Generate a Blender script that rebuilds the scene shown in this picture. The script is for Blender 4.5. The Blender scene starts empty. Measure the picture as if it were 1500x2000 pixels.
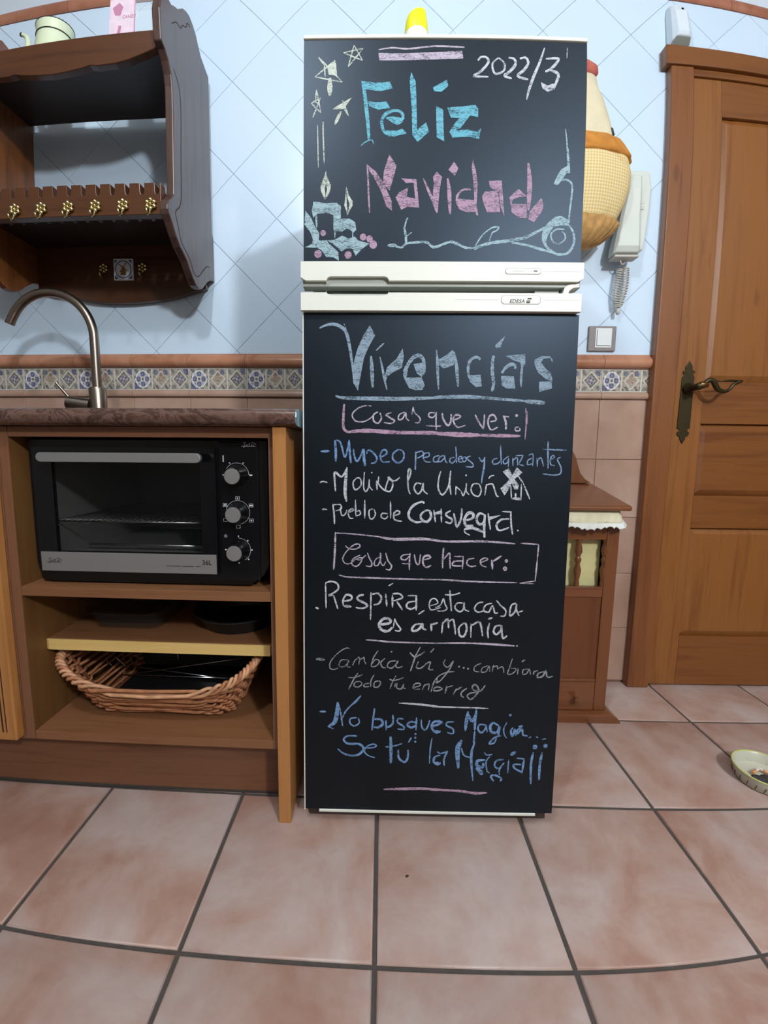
import bpy, bmesh, math, random
from mathutils import Matrix, Vector
from math import pi, sin, cos
random.seed(7)
SC = bpy.context.scene
COL = SC.collection

# ------------------------------------------------------------------ camera
cd = bpy.data.cameras.new('camera'); cam = bpy.data.objects.new('camera', cd); COL.objects.link(cam)
cam.matrix_world = Matrix(((0.999358, -0.013136, 0.033327, -0.061775), (0.034584, 0.111364, -0.993178, -1.407916),
                           (0.009335, 0.993693, 0.111747, 0.828452), (0, 0, 0, 1)))
cd.type = 'PANO'; cd.panorama_type = 'FISHEYE_LENS_POLYNOMIAL'      # the phone's wide lens with its barrel distortion
cd.sensor_fit = 'AUTO'; cd.sensor_width = 36; cd.fisheye_fov = pi
cd.fisheye_polynomial_k0 = 0
cd.fisheye_polynomial_k1 = -0.0711522149682649
cd.fisheye_polynomial_k2 = 0.00023103158277562618
cd.fisheye_polynomial_k3 = 0.00010025638621302805
cd.fisheye_polynomial_k4 = -2.8538961864669462e-06
cd.shift_x = 0.024335482; cd.shift_y = -0.0148798327
cd.clip_start = 0.01
SC.camera = cam

# ------------------------------------------------------------------ light and exposure
w = bpy.data.worlds.new('world'); SC.world = w; w.use_nodes = True
w.node_tree.nodes['Background'].inputs[0].default_value = (0.9, 0.95, 1.0, 1)
w.node_tree.nodes['Background'].inputs[1].default_value = 0.02
def bulb(name, loc, power, size, col):
    l = bpy.data.lights.new(name, 'POINT'); l.shadow_soft_size = size; l.energy = power; l.color = col
    o = bpy.data.objects.new(name, l); COL.objects.link(o); o.location = loc
    return o
bulb('ceiling_bulb', (-0.42, -1.5, 2.36), 38, 0.05, (0.92, 0.965, 1.0))
bulb('ceiling_bulb', (1.15, -2.8, 2.26), 190, 0.10, (0.92, 0.965, 1.0))
SC.view_settings.view_transform = 'Standard'; SC.view_settings.look = 'None'
SC.view_settings.exposure = 0.06; SC.view_settings.gamma = 1.0; SC.view_settings.use_curve_mapping = False

# ------------------------------------------------------------------ helpers
def S(r, g, b, a=1):
    f = lambda c: (c/255/12.92) if c/255 <= .04045 else ((c/255+.055)/1.055)**2.4
    return (f(r), f(g), f(b), a)
class MB:
    def __init__(s): s.v = []; s.f = []; s.mi = []; s.m = 0
    def add(s, vs, fs):
        n = len(s.v); s.v += [tuple(v) for v in vs]; s.f += [tuple(i+n for i in f) for f in fs]; s.mi += [s.m]*len(fs); return s
    def box(s, x0, x1, y0, y1, z0, z1):
        return s.add([(x0,y0,z0),(x1,y0,z0),(x1,y1,z0),(x0,y1,z0),(x0,y0,z1),(x1,y0,z1),(x1,y1,z1),(x0,y1,z1)],
                     [(0,3,2,1),(4,5,6,7),(0,1,5,4),(1,2,6,5),(2,3,7,6),(3,0,4,7)])
    def prism(s, pts, axis, a, b):
        """polygon (two coordinates) extruded along axis from a to b; axis 0: pts=(y,z), 1: (x,z), 2: (x,y)"""
        def P(p, t): return (t,p[0],p[1]) if axis == 0 else ((p[0],t,p[1]) if axis == 1 else (p[0],p[1],t))
        n = len(pts)
        return s.add([P(p,a) for p in pts]+[P(p,b) for p in pts],
              [tuple(range(n)), tuple(range(2*n-1,n-1,-1))]+[(i,i+n,(i+1)%n+n,(i+1)%n) for i in range(n)])
    def tube(s, pts, r, n=8, closed=False, cap=True):
        pts = [Vector(p) for p in pts]; N = len(pts)
        rs = r if isinstance(r, (list,tuple)) else [r]*N
        ring = []; up = None
        for i,p in enumerate(pts):
            a = pts[i-1] if (i or closed) else p; b = pts[(i+1)%N] if (i < N-1 or closed) else p
            t = (b-a).normalized()
            if up is None: up = Vector((0,0,1)) if abs(t.z) < .9 else Vector((1,0,0))
            u = (up - t*up.dot(t)); u = u.normalized() if u.length > 1e-6 else t.orthogonal().normalized()
            w_ = t.cross(u); up = u
            ring.append([p+(u*cos(2*pi*k/n)+w_*sin(2*pi*k/n))*rs[i] for k in range(n)])
        vs = [v for R in ring for v in R]; fs = []
        for i in range(N if closed else N-1):
            j = (i+1)%N
            for k in range(n): fs.append((i*n+k, i*n+(k+1)%n, j*n+(k+1)%n, j*n+k))
        if cap and not closed: fs += [tuple(range(n-1,-1,-1)), tuple((N-1)*n+k for k in range(n))]
        return s.add(vs, fs)
    def lathe(s, prof, n=32, c=(0,0,0), sx=1, sy=1, axis='z', wob=None):
        vs = []; fs = []
        for i,(r,z) in enumerate(prof):
            for k in range(n):
                a = 2*pi*k/n; rr = r*(wob(a,z) if wob else 1)
                x,y = rr*cos(a)*sx, rr*sin(a)*sy
                if axis == 'z': vs.append((c[0]+x,c[1]+y,c[2]+z))
                elif axis == 'y': vs.append((c[0]+x,c[1]+z,c[2]+y))
                else: vs.append((c[0]+z,c[1]+x,c[2]+y))
        for i in range(len(prof)-1):
            for k in range(n): fs.append((i*n+k,i*n+(k+1)%n,(i+1)*n+(k+1)%n,(i+1)*n+k))
        if prof[0][0] > 1e-5: fs.append(tuple(range(n-1,-1,-1)))
        if prof[-1][0] > 1e-5: fs.append(tuple((len(prof)-1)*n+k for k in range(n)))
        return s.add(vs, fs)
ORG = {}
def obj(name, mb, mats, parent=None, bevel=0, smooth=False, seg=2, org=(0,0,0), kind=None, label=None):
    """mesh given in world coordinates; a part is stored relative to the base of its thing"""
    o3 = ORG[parent.name] if parent else org
    me = bpy.data.meshes.new(name)
    me.from_pydata([(v[0]-o3[0], v[1]-o3[1], v[2]-o3[2]) for v in mb.v], [], mb.f)
    for m in (mats if isinstance(mats, list) else [mats]): me.materials.append(m)
    if any(mb.mi): me.polygons.foreach_set('material_index', mb.mi)
    bm = bmesh.new(); bm.from_mesh(me)
    if not kind == 'open': bmesh.ops.recalc_face_normals(bm, faces=bm.faces)
    else: kind = None
    bm.to_mesh(me); bm.free()
    if smooth: me.shade_smooth() if hasattr(me,'shade_smooth') else None
    o = bpy.data.objects.new(name, me); COL.objects.link(o)
    if parent: o.parent = parent
    else: o.location = org
    ORG[o.name] = o3
    if bevel:
        b = o.modifiers.new('b', 'BEVEL'); b.width = bevel; b.segments = seg; b.limit_method = 'ANGLE'; b.angle_limit = .7
    if smooth == 'auto':
        me.set_sharp_from_angle(angle=.7)
    if kind: o['kind'] = kind
    if label: o['label'] = label
    return o
def thing(name, label, cat, loc, group=None):
    o = bpy.data.objects.new(name, None); COL.objects.link(o); o.location = loc; o.empty_display_size = .05
    o['label'] = label; o['category'] = cat
    if group: o['group'] = group
    ORG[o.name] = loc
    return o
def tag(o, label, cat, group=None):
    o['label'] = label; o['category'] = cat
    if group: o['group'] = group
    return o
def struct(name, mb=None, m=None, **k):
    if mb is None:
        o = bpy.data.objects.new(name, None); COL.objects.link(o); ORG[o.name] = (0,0,0); o.empty_display_size = .05
    else: o = obj(name, mb, m, **k)
    o['kind'] = 'structure'; return o
def share(src, name, loc, parent, rot=None):
    o = bpy.data.objects.new(name, src); COL.objects.link(o); o.parent = parent; o.location = loc
    if rot: o.rotation_euler = rot
    return o
def catmull(p, n=6):
    if len(p) < 3: return list(p)
    q = [p[0]]+list(p)+[p[-1]]; out = []
    for i in range(1, len(q)-2):
        for k in range(n):
            t = k/n
            out.append(tuple(.5*((2*b)+(c-a)*t+(2*a-5*b+4*c-d)*t*t+(3*b-a-3*c+d)*t**3) for a,b,c,d in zip(q[i-1],q[i],q[i+1],q[i+2])))
    out.append(tuple(p[-1])); return out

# ------------------------------------------------------------------ materials
class N:
    def __init__(s, name):
        s.m = bpy.data.materials.new(name); s.m.use_nodes = True; s.t = s.m.node_tree; s.n = s.t.nodes
        s.p = s.n['Principled BSDF']; s.out = s.n['Material Output']
    def new(s, typ, **k):
        n = s.n.new('ShaderNode'+typ)
        for a,b in k.items():
            if a[0] == 'i': n.inputs[int(a[1:])].default_value = b
            else: setattr(n, a, b)
        return n
    def ln(s, a, b): s.t.links.new(a, b)
    def coord(s, scale=(1,1,1), loc=(0,0,0), rot=(0,0,0), rnd=False):
        tc = s.new('TexCoord'); mp = s.new('Mapping'); s.ln(tc.outputs['Object'], mp.inputs[0])
        mp.inputs['Scale'].default_value = scale; mp.inputs['Location'].default_value = loc; mp.inputs['Rotation'].default_value = rot
        if rnd:
            oi = s.new('ObjectInfo'); m = s.new('Math', operation='MULTIPLY', i1=37.0); s.ln(oi.outputs['Random'], m.inputs[0])
            cx = s.new('CombineXYZ'); s.ln(m.outputs[0], cx.inputs[0]); s.ln(m.outputs[0], cx.inputs[1]); s.ln(m.outputs[0], cx.inputs[2])
            ad = s.new('VectorMath', operation='ADD'); s.ln(mp.outputs[0], ad.inputs[0]); s.ln(cx.outputs[0], ad.inputs[1]); return ad.outputs[0]
        return mp.outputs[0]
    def noise(s, vec, scale, detail=4, rough=.55, dist=0):
        n = s.new('TexNoise'); n.inputs['Scale'].default_value = scale; n.inputs['Detail'].default_value = detail
        n.inputs['Roughness'].default_value = rough; n.inputs['Distortion'].default_value = dist; s.ln(vec, n.inputs['Vector']); return n.outputs[0]
    def ramp(s, fac, stops):
        r = s.new('ValToRGB'); e = r.color_ramp.elements
        e[0].position, e[0].color = stops[0]; e[1].position, e[1].color = stops[-1]
        for p,c in stops[1:-1]: x = e.new(p); x.color = c
        s.ln(fac, r.inputs[0]); return r.outputs[0]
    def mix(s, fac, a, b, typ='MIX'):
        m = s.new('Mix', data_type='RGBA', blend_type=typ)
        for k,v in ((0,fac),(6,a),(7,b)):
            if hasattr(v, 'is_linked') : s.ln(v, m.inputs[k])
            else: m.inputs[k].default_value = v
        return m.outputs[2]
    def bump(s, h, strength=.2, dist=.001):
        b = s.new('Bump'); b.inputs['Strength'].default_value = strength; b.inputs['Distance'].default_value = dist
        s.ln(h, b.inputs['Height']); s.ln(b.outputs[0], s.p.inputs['Normal'])
def mat(name, col, rough=.5, metal=0, spec=.5, coat=0, var=0, vscale=30, alpha=1, trans=0, emit=None, bump=0):
    n = N(name); p = n.p.inputs
    p['Base Color'].default_value = col; p['Roughness'].default_value = rough; p['Metallic'].default_value = metal
    p['Specular IOR Level'].default_value = spec; p['Coat Weight'].default_value = coat; p['Alpha'].default_value = alpha
    p['Transmission Weight'].default_value = trans
    if var or bump:
        v = n.coord(); h = n.noise(v, vscale)
        if var:
            d = tuple(c*(1-var) for c in col[:3])+(1,); l = tuple(min(1,c*(1+var)) for c in col[:3])+(1,)
            n.ln(n.ramp(h, [(.3,d),(.7,l)]), p['Base Color'])
        if bump: n.bump(h, bump)
    return n.m
def wood(name, c1, c2, axis='z', rough=.4, scale=1.0, knots=False, coat=0.0, c3=None, spec=.5):
    n = N(name); st = {'x':(1.2,22,22),'y':(22,1.2,22),'z':(22,22,1.2)}[axis]
    v = n.coord(tuple(a*scale for a in st), rnd=True)
    h = n.noise(v, 1.6, 6, .6, .6)
    h2 = n.noise(v, 7.0, 3, .6)
    c = n.ramp(h, [(.30,c2),(.5,c1),(.62,c1),(.75,c3 or c2)])
    c = n.mix(.18, c, n.ramp(h2, [(.35,c2),(.65,c1)]))
    if knots:
        k = {'x':(3.2,9,9),'y':(9,3.2,9),'z':(9,9,3.2)}[axis]
        kv = n.coord(tuple(a*scale for a in k), rnd=True)
        vo = n.new('TexVoronoi'); vo.inputs['Scale'].default_value = .9; n.ln(kv, vo.inputs['Vector'])
        dk = tuple(x*.35 for x in c2[:3])+(1,)
        f = n.ramp(vo.outputs['Distance'], [(.07,(1,1,1,1)),(.13,(0,0,0,1))])
        c = n.mix(f, c, dk)
    n.ln(c, n.p.inputs['Base Color']); n.p.inputs['Roughness'].default_value = rough
    n.p.inputs['Coat Weight'].default_value = coat; n.p.inputs['Coat Roughness'].default_value = .22; n.p.inputs['Specular IOR Level'].default_value = spec
    n.bump(h2, .08, .0006); return n.m
def tile_mat(name, base, dark, light, rough=.22, var=.06, sc=5, bump=.1, amp=1.0, per=.12):
    n = N(name); v = n.coord(rnd=True); h = n.noise(v, sc, 5, .55, .4)
    c = n.ramp(h, [(.30,dark),(.5,base),(.70,light)])
    oi = n.new('ObjectInfo'); r = n.ramp(oi.outputs['Random'], [(0,(1-per,1-per,1-per,1)),(1,(1+0*per,1,1,1))])
    c = n.mix(1.0, c, r, 'MULTIPLY')
    n.ln(c, n.p.inputs['Base Color']); n.p.inputs['Roughness'].default_value = rough
    h2 = n.noise(v, 30, 3); n.bump(h2, bump, .001); return n.m

M = {}
M['wall_tile'] = tile_mat('pale_blue_glazed_tile', S(204,224,243), S(201,222,242), S(207,226,244), .16, sc=2, bump=.04, per=.02)
M['grout_white'] = mat('pale_grout', S(196,212,233), .8)
M['pink_tile'] = tile_mat('pink_glazed_tile', S(170,140,123), S(160,128,111), S(180,153,138), .3, sc=6, per=.05)
M['grout_pink'] = mat('pink_grout', S(119,89,78), .8)
M['terra_trim'] = tile_mat('terracotta_glazed_trim', S(182,128,100), S(163,107,80), S(190,141,115), .25, sc=12)
M['top_trim'] = tile_mat('brown_glazed_trim', S(168,110,87), S(149,90,67), S(179,126,101), .3, sc=10)
M['plaster'] = mat('pale_plaster', S(200,210,222), .8)
M['ceil'] = mat('ceiling_paint', S(190,190,188), .9)
M['room_wall'] = mat('room_paint', S(112,106,100), .9)
M['floor_tile'] = None
n = N('mottled_floor_tile'); tc = n.new('TexCoord'); v = n.coord(rnd=True)
h = n.noise(v, 4.5, 6, .6, .5); h3 = n.noise(v, 14, 5, .6)
c = n.ramp(h, [(.36,S(154,112,97)),(.46,S(168,137,125)),(.54,S(174,151,144)),(.64,S(182,167,165))])
c = n.mix(.28, c, n.ramp(h3, [(.3,S(162,126,110)),(.7,S(198,178,170))]))
oi = n.new('ObjectInfo'); r = n.ramp(oi.outputs['Random'], [(0,(.90,.88,.87,1)),(1,(1,1,1,1))])
n.ln(n.mix(1.0, c, r, 'MULTIPLY'), n.p.inputs['Base Color']); n.p.inputs['Roughness'].default_value = .42
n.bump(n.noise(v, 60, 4), .12, .001); M['floor_tile'] = n.m
M['grout_dark'] = mat('dark_floor_grout', S(72,66,62), .9, var=.15, vscale=60)
M['pine'] = wood('varnished_pine_upright', S(138,87,40), S(110,63,25), 'z', .38, .8, True, .1)
M['pine_h'] = wood('varnished_pine_crosswise', S(124,75,32), S(98,53,20), 'x', .38, .8, True, .15)
M['pine_dark'] = wood('varnished_pine_casing', S(128,78,40), S(102,57,27), 'z', .35, .8, True, .2)
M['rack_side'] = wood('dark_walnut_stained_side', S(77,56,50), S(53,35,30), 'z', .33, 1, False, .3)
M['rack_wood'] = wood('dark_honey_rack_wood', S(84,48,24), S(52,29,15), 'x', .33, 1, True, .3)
M['rack_shaded'] = wood('shaded_walnut_shelf', S(44,29,21), S(29,19,15), 'x', .4, 1, False, .1)  # shade inside the rack put into the shelves' colour
M['rack_left'] = wood('lit_rack_side', S(121,72,36), S(90,50,24), 'z', .35, 1, False, .2)  # left side panel: light falling on it put into a paler wood
M['carcass'] = wood('reddish_cabinet_laminate', S(117,80,58), S(100,65,43), 'z', .45, 1.6)
M['carcass_h'] = wood('reddish_cabinet_laminate_crosswise', S(117,77,53), S(94,58,37), 'x', .45, 1.6)
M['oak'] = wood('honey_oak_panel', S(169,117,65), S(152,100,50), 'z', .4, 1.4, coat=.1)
M['oak_in'] = wood('honey_oak_shaded_inside', S(101,69,35), S(87,56,27), 'z', .5, 1.4)  # darker copy of the oak, cabinet's inner shade put into the colour
M['yellow_edge'] = wood('pale_yellow_shelf_edge', S(206,175,110), S(197,162,95), 'x', .45, 1.6)
M['shelf_board'] = wood('shelf_board_wood', S(125,84,55), S(105,68,42), 'x', .45, 1.6)
M['dark_gap'] = mat('dark_groove_paint', S(46,22,12), .7)
M['white_fridge'] = mat('white_enamel', S(214,216,206), .42)
M['grey_fridge'] = mat('grey_white_recess_plastic', S(160,166,158), .45)
M['board'] = None
n = N('black_chalkboard_film'); v = n.coord((1,1,.5)); h = n.noise(v, 9, 4, .6)
n.ln(n.ramp(h, [(.35,S(5,6,7)),(.65,S(8,9,10))]), n.p.inputs['Base Color'])
n.p.inputs['Roughness'].default_value = .44; n.p.inputs['Specular IOR Level'].default_value = .42; n.p.inputs['Specular Tint'].default_value = (.55,.74,1,1)
M['board'] = n.m
M['black_foot'] = mat('dark_brown_plinth_plastic', S(52,38,34), .6)
M['seal'] = mat('dark_plinth_seal', S(64,58,54), .6)
def chalk(name, c, op=.75):
    n = N(name); v = n.coord((.35,1,1.3), rot=(0,.12,0)); a = n.noise(v, 520, 3, .75); b = n.noise(v, 75, 3, .6)
    n.p.inputs['Base Color'].default_value = c; n.p.inputs['Roughness'].default_value = .95; n.p.inputs['Specular IOR Level'].default_value = .1
    m = n.new('Math', operation='ADD'); n.ln(a, m.inputs[0])
    m2 = n.new('Math', operation='MULTIPLY', i1=.6); n.ln(b, m2.inputs[0]); n.ln(m2.outputs[0], m.inputs[1])
    r = n.ramp(m.outputs[0], [(.62,(op*.22,)*3+(1,)),(.84,(min(1,op*1.18),)*3+(1,))])
    n.ln(r, n.p.inputs['Alpha']); return n.m
CH = {'w':chalk('white_chalk',S(190,194,204),.80),'l':chalk('lilac_white_chalk',S(186,176,194),.76),'k':chalk('grey_blue_chalk',S(150,172,190),.66),
      'c':chalk('turquoise_chalk',S(110,176,196),.76),'q':chalk('pink_chalk',S(184,154,178),.70),'g':chalk('mint_chalk',S(166,194,204),.68),'t':chalk('thin_grey_chalk',S(160,162,166),.62),
      'y':chalk('cream_chalk',S(196,204,194),.76),'b':chalk('blue_chalk',S(118,152,196),.74),'v':chalk('light_blue_chalk',S(136,160,196),.74)}
M['oven_black'] = mat('black_oven_enamel', S(9,9,10), .3)
M['oven_panel'] = mat('black_glass_panel', S(12,13,16), .12)
M['steel'] = mat('brushed_steel', S(158,158,158), .42, .7, bump=.05, vscale=200)
M['steel_dark'] = mat('grey_cavity_metal', S(119,119,116), .5, .3)
M['steel_tap'] = mat('brushed_nickel_tap', S(150,138,128), .3, 1.0)
M['wire'] = mat('chromed_wire', S(190,190,190), .25, 1.0)
n = N('tinted_oven_glass'); n.p.inputs['Base Color'].default_value = S(150,165,170); n.p.inputs['Roughness'].default_value = .04
n.p.inputs['Alpha'].default_value = .22; n.p.inputs['Base Color'].default_value = S(10,14,16); M['oven_glass'] = n.m
n = N('clear_glass'); n.p.inputs['Base Color'].default_value = S(225,235,240); n.p.inputs['Roughness'].default_value = .05
n.p.inputs['Alpha'].default_value = .09; M['glass'] = n.m
n = N('dim_dish_glass'); n.p.inputs['Base Color'].default_value = S(60,60,58); n.p.inputs['Roughness'].default_value = .06; n.p.inputs['Alpha'].default_value = .16; M['dish_glass'] = n.m
M['print_white'] = mat('pale_printing', S(190,192,198), .6)
M['print_grey'] = mat('grey_printing', S(110,112,110), .6)
M['print_dark'] = mat('dark_printing', S(28,26,26), .6)
M['stone'] = None
n = N('polished_brown_stone'); v = n.coord((1,1,1)); h = n.noise(v, 9, 8, .65, 2.2)
n.ln(n.ramp(h, [(.30,S(32,23,20)),(.42,S(82,58,48)),(.50,S(104,80,72)),(.56,S(62,44,38)),(.66,S(94,70,62)),(.75,S(66,48,46))]), n.p.inputs['Base Color'])
n.p.inputs['Roughness'].default_value = .14; M['stone'] = n.m
M['stone_end'] = mat('pale_blue_end_cap_metal', S(150,185,205), .25, .7)
M['brass'] = mat('polished_brass', S(208,190,136), .22, 1.0)
M['cream_enamel'] = mat('cream_green_enamel', S(216,228,196), .3)
M['black_rim'] = mat('black_enamel_rim', S(36,42,38), .35)
M['wicker'] = mat('brown_wicker', S(159,105,70), .55, var=.3, vscale=45)
M['wicker_pale'] = mat('pale_wicker', S(186,139,105), .5, var=.25, vscale=40)
M['wicker_dark'] = mat('dark_wicker', S(110,62,38), .6, var=.3, vscale=60)
M['black_matt'] = mat('black_matt_enamel', S(20,20,22), .4)
M['iron'] = mat('aged_bronze_iron', S(72,64,44), .42, .85, bump=.3, vscale=90)
M['bronze'] = mat('worn_bronze', S(120,90,56), .35, .9)
M['phone'] = mat('ivory_phone_plastic', S(204,210,204), .4)
M['phone_grey'] = mat('ivory_phone_underside', S(188,184,176), .5)
M['taupe'] = mat('taupe_switch_frame', S(128,120,122), .45)
M['switch_white'] = mat('white_switch_plastic', S(222,228,230), .35)
M['sensor'] = mat('white_sensor_plastic', S(214,226,236), .35)
M['sensor_grey'] = mat('smoked_sensor_chin', S(140,146,138), .25)
M['lens'] = mat('black_lens', S(8,12,26), .1)
M['yellow'] = mat('bright_yellow_plastic', S(236,232,30), .35)
M['label_white'] = mat('white_can_label', S(232,240,232), .4)
M['bc_wood'] = wood('reddish_stained_pine', S(111,65,33), S(88,47,23), 'z', .35, 1, False, .25)
M['bc_wood_h'] = wood('reddish_stained_pine_crosswise', S(116,67,35), S(95,51,25), 'x', .3, 1, False, .35)
M['bc_panel'] = wood('red_brown_panel', S(104,56,26), S(86,44,19), 'z', .4, 1.6, False, .1)
M['bc_cloth'] = mat('yellow_green_curtain_cloth', S(198,190,139), .9, var=.1, vscale=12)
M['lace'] = mat('cream_embroidered_cotton', S(210,204,176), .9, var=.08, vscale=30, bump=.3)
M['lace_w'] = mat('white_scalloped_lace', S(215,217,212), .9, bump=.4, vscale=60)
M['ceramic'] = mat('cream_glazed_ceramic', S(186,184,168), .3, var=.06, vscale=15)
M['ceramic_rim'] = mat('yellow_green_ceramic_rim', S(190,196,120), .3)
M['ash'] = mat('grey_ash', S(58,54,54), .95, var=.5, vscale=120)
M['butt'] = mat('orange_cigarette_filter', S(214,150,100), .8, var=.2, vscale=100)
M['paper'] = mat('white_cigarette_paper', S(220,214,206), .8)
M['jar_label'] = mat('pink_jar_label', S(226,206,220), .6, var=.08, vscale=40)
M['jar_pink'] = mat('dusty_pink_print', S(190,130,160), .6)
M['jar_food'] = mat('orange_brown_sweets', S(170,96,60), .5, var=.2, vscale=60)
M['plaque'] = mat('white_plaque_glaze', S(220,228,236), .2)
M['cobalt'] = mat('cobalt_blue_glaze', S(24,40,120), .2)
M['ochre'] = mat('ochre_glaze', S(150,110,60), .3)

# ------------------------------------------------------------------ room shell
XL, XR, YB, ZC = -1.75, 2.05, -3.6, 2.62
fl = struct('floor', MB().box(XL-.1,XR+.1,YB-.1,.1,-.08,-.004), M['grout_dark'])
ce = struct('ceiling', MB().box(XL-.1,XR+.1,YB-.1,.1,ZC,ZC+.08), M['ceil'])
wb = struct('wall_back', MB().box(XL-.1,XR+.1,.0065,.11,-.004,ZC), M['grout_white'])
struct('wall_left', MB().box(XL-.1,XL,YB,.006,-.004,ZC), M['room_wall'])
struct('wall_right', MB().box(XR,XR+.1,YB,.006,-.004,ZC), M['room_wall'])
struct('wall_front', MB().box(XL,XR,YB-.1,YB,-.004,ZC), M['room_wall'])

# floor tiles, each one a piece
PX, PY, PH = .3263, .3248, -.00597
def rtile(w, h, g, z0, z1, bev):
    m = MB(); a, b = w/2-g/2, h/2-g/2; e = bev
    m.add([(-a,-b,z0),(a,-b,z0),(a,b,z0),(-a,b,z0),(-a,-b,z1-e*.8),(a,-b,z1-e*.8),(a,b,z1-e*.8),(-a,b,z1-e*.8),
           (-a+e*.35,-b+e*.35,z1-e*.25),(a-e*.35,-b+e*.35,z1-e*.25),(a-e*.35,b-e*.35,z1-e*.25),(-a+e*.35,b-e*.35,z1-e*.25),
           (-a+e,-b+e,z1),(a-e,-b+e,z1),(a-e,b-e,z1),(-a+e,b-e,z1)],
          [(0,1,5,4),(1,2,6,5),(2,3,7,6),(3,0,4,7),(4,5,9,8),(5,6,10,9),(6,7,11,10),(7,4,8,11),
           (8,9,13,12),(9,10,14,13),(10,11,15,14),(11,8,12,15),(12,13,14,15)])
    return m
me = None
for j in range(-4, 8):
    for k in range(-4, 3):
        u, v_ = (j+.5)*PX, (k+.5)*PY
        x = -.7111+cos(PH)*u-sin(PH)*v_; y = -.853+sin(PH)*u+cos(PH)*v_
        if y > .0 or x > XR or x < XL: continue
        if me is None:
            o = obj('tile', rtile(PX, PY, .0075, -.006, 0, .004), M['floor_tile'], fl, smooth='auto'); o.location = (x,y,0); me = o.data
        else: o = share(me, 'tile', (x,y,0), fl)
        o.rotation_euler = (random.uniform(-.0008,.0008), random.uniform(-.0008,.0008), PH)

# wall tiles: diagonal pale blue ones, pink ones below, decorated border between
DG = .2*2**.5; DX = -.41105; ZB = 1.1664; ZT = 2.2945
def clip(poly, f):
    out = []
    for i in range(len(poly)):
        a, b = poly[i-1], poly[i]; fa, fb = f(a), f(b)
        if fa*fb < 0: t = fa/(fa-fb); out.append((a[0]+(b[0]-a[0])*t, a[1]+(b[1]-a[1])*t))
        if fb >= 0: out.append(b)
    return out
def tile_poly(poly, c):
    m = MB(); n = len(poly); e = .0018
    ins = [(p[0]+(c[0]-p[0])*e/.13, p[1]+(c[1]-p[1])*e/.13) for p in poly]
    m.add([(p[0],.0065,p[1]) for p in poly]+[(p[0],.0008,p[1]) for p in poly]+[(p[0],0,p[1]) for p in ins],
          [(i,(i+1)%n,(i+1)%n+n,i+n) for i in range(n)]+[(i+n,(i+1)%n+n,(i+1)%n+2*n,i+2*n) for i in range(n)]+[tuple(range(2*n,3*n))])
    return m
full = None; g = .0007
for q in range(-1, 9):
    for r_ in range(-6, 9):
        cx, cz = DX+r_*DG+(DG/2 if q % 2 else 0), ZB+q*DG/2
        d = DG/2-g
        poly = [(cx,cz-d),(cx+d,cz),(cx,cz+d),(cx-d,cz)]
        p2 = poly
        for f in (lambda p: p[1]-1.156, lambda p: ZT-p[1], lambda p: p[0]-XL-.002, lambda p: XR-.002-p[0]): p2 = clip(p2, f)
        if len(p2) < 3: continue
        if min(p[0] for p in p2) > .86 and max(p[0] for p in p2) < 1.76 and max(p[1] for p in p2) < 2.07: continue
        if p2 == poly:
            if full is None: o = obj('tile', tile_poly(poly,(cx,cz)), M['wall_tile'], wb); full = (o.data,cx,cz)
            else: share(full[0], 'tile', (cx-full[1],0,cz-full[2]), wb)
        else:
            cc = (sum(p[0] for p in p2)/len(p2), sum(p[1] for p in p2)/len(p2))
            if (max(p[0] for p in p2)-min(p[0] for p in p2))*(max(p[1] for p in p2)-min(p[1] for p in p2)) > 1e-4: obj('tile', tile_poly(p2,cc), M['wall_tile'], wb)
struct('trim_1', MB().box(XL,XR,-.0005,.0065,2.344,ZC), M['plaster'])
# border pieces
def prof(name, pts, m, smooth=True):
    mb = MB(); mb.prism(pts, 0, .0008, .1992); return mb
arc = lambda y, z0, z1, n=8: [(.0065,z0)]+[(-y*sin(pi*k/n)**.7-.001, z0+(z1-z0)*(k/n)) for k in range(n+1)]+[(.0065,z1)]
PJ = .6788
def row(name, pts, m, n0, n1, zoff=0):
    first = None
    for i in range(n0, n1):
        x = PJ+i*.2
        if first is None:
            mb = MB().prism(pts, 0, .0006, .1994); o = obj(name, mb, m, wb, smooth='auto'); first = o.data; o.location = (x,0,0)
        else: share(first, name, (x,0,0), wb)
NL = -12
row('rail_tile', [(.0065,1.1105),(-.004,1.1105),(-.012,1.1155),(-.017,1.123),(-.018,1.132),(-.014,1.142),(-.006,1.149),(-.002,1.153),(-.002,1.156),(.0065,1.156)], M['terra_trim'], NL, 1)
row('pencil_tile', [(.0065,1.0105),(-.002,1.0105),(-.008,1.013),(-.011,1.0195),(-.009,1.027),(-.004,1.0335),(.0065,1.0335)], M['pink_tile'], NL, 1)
row('cornice_tile', [(.0065,2.2955),(-.003,2.2955),(-.010,2.302),(-.012,2.318),(-.009,2.334),(-.003,2.342),(.0065,2.342)], M['top_trim'], NL, 7)
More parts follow.
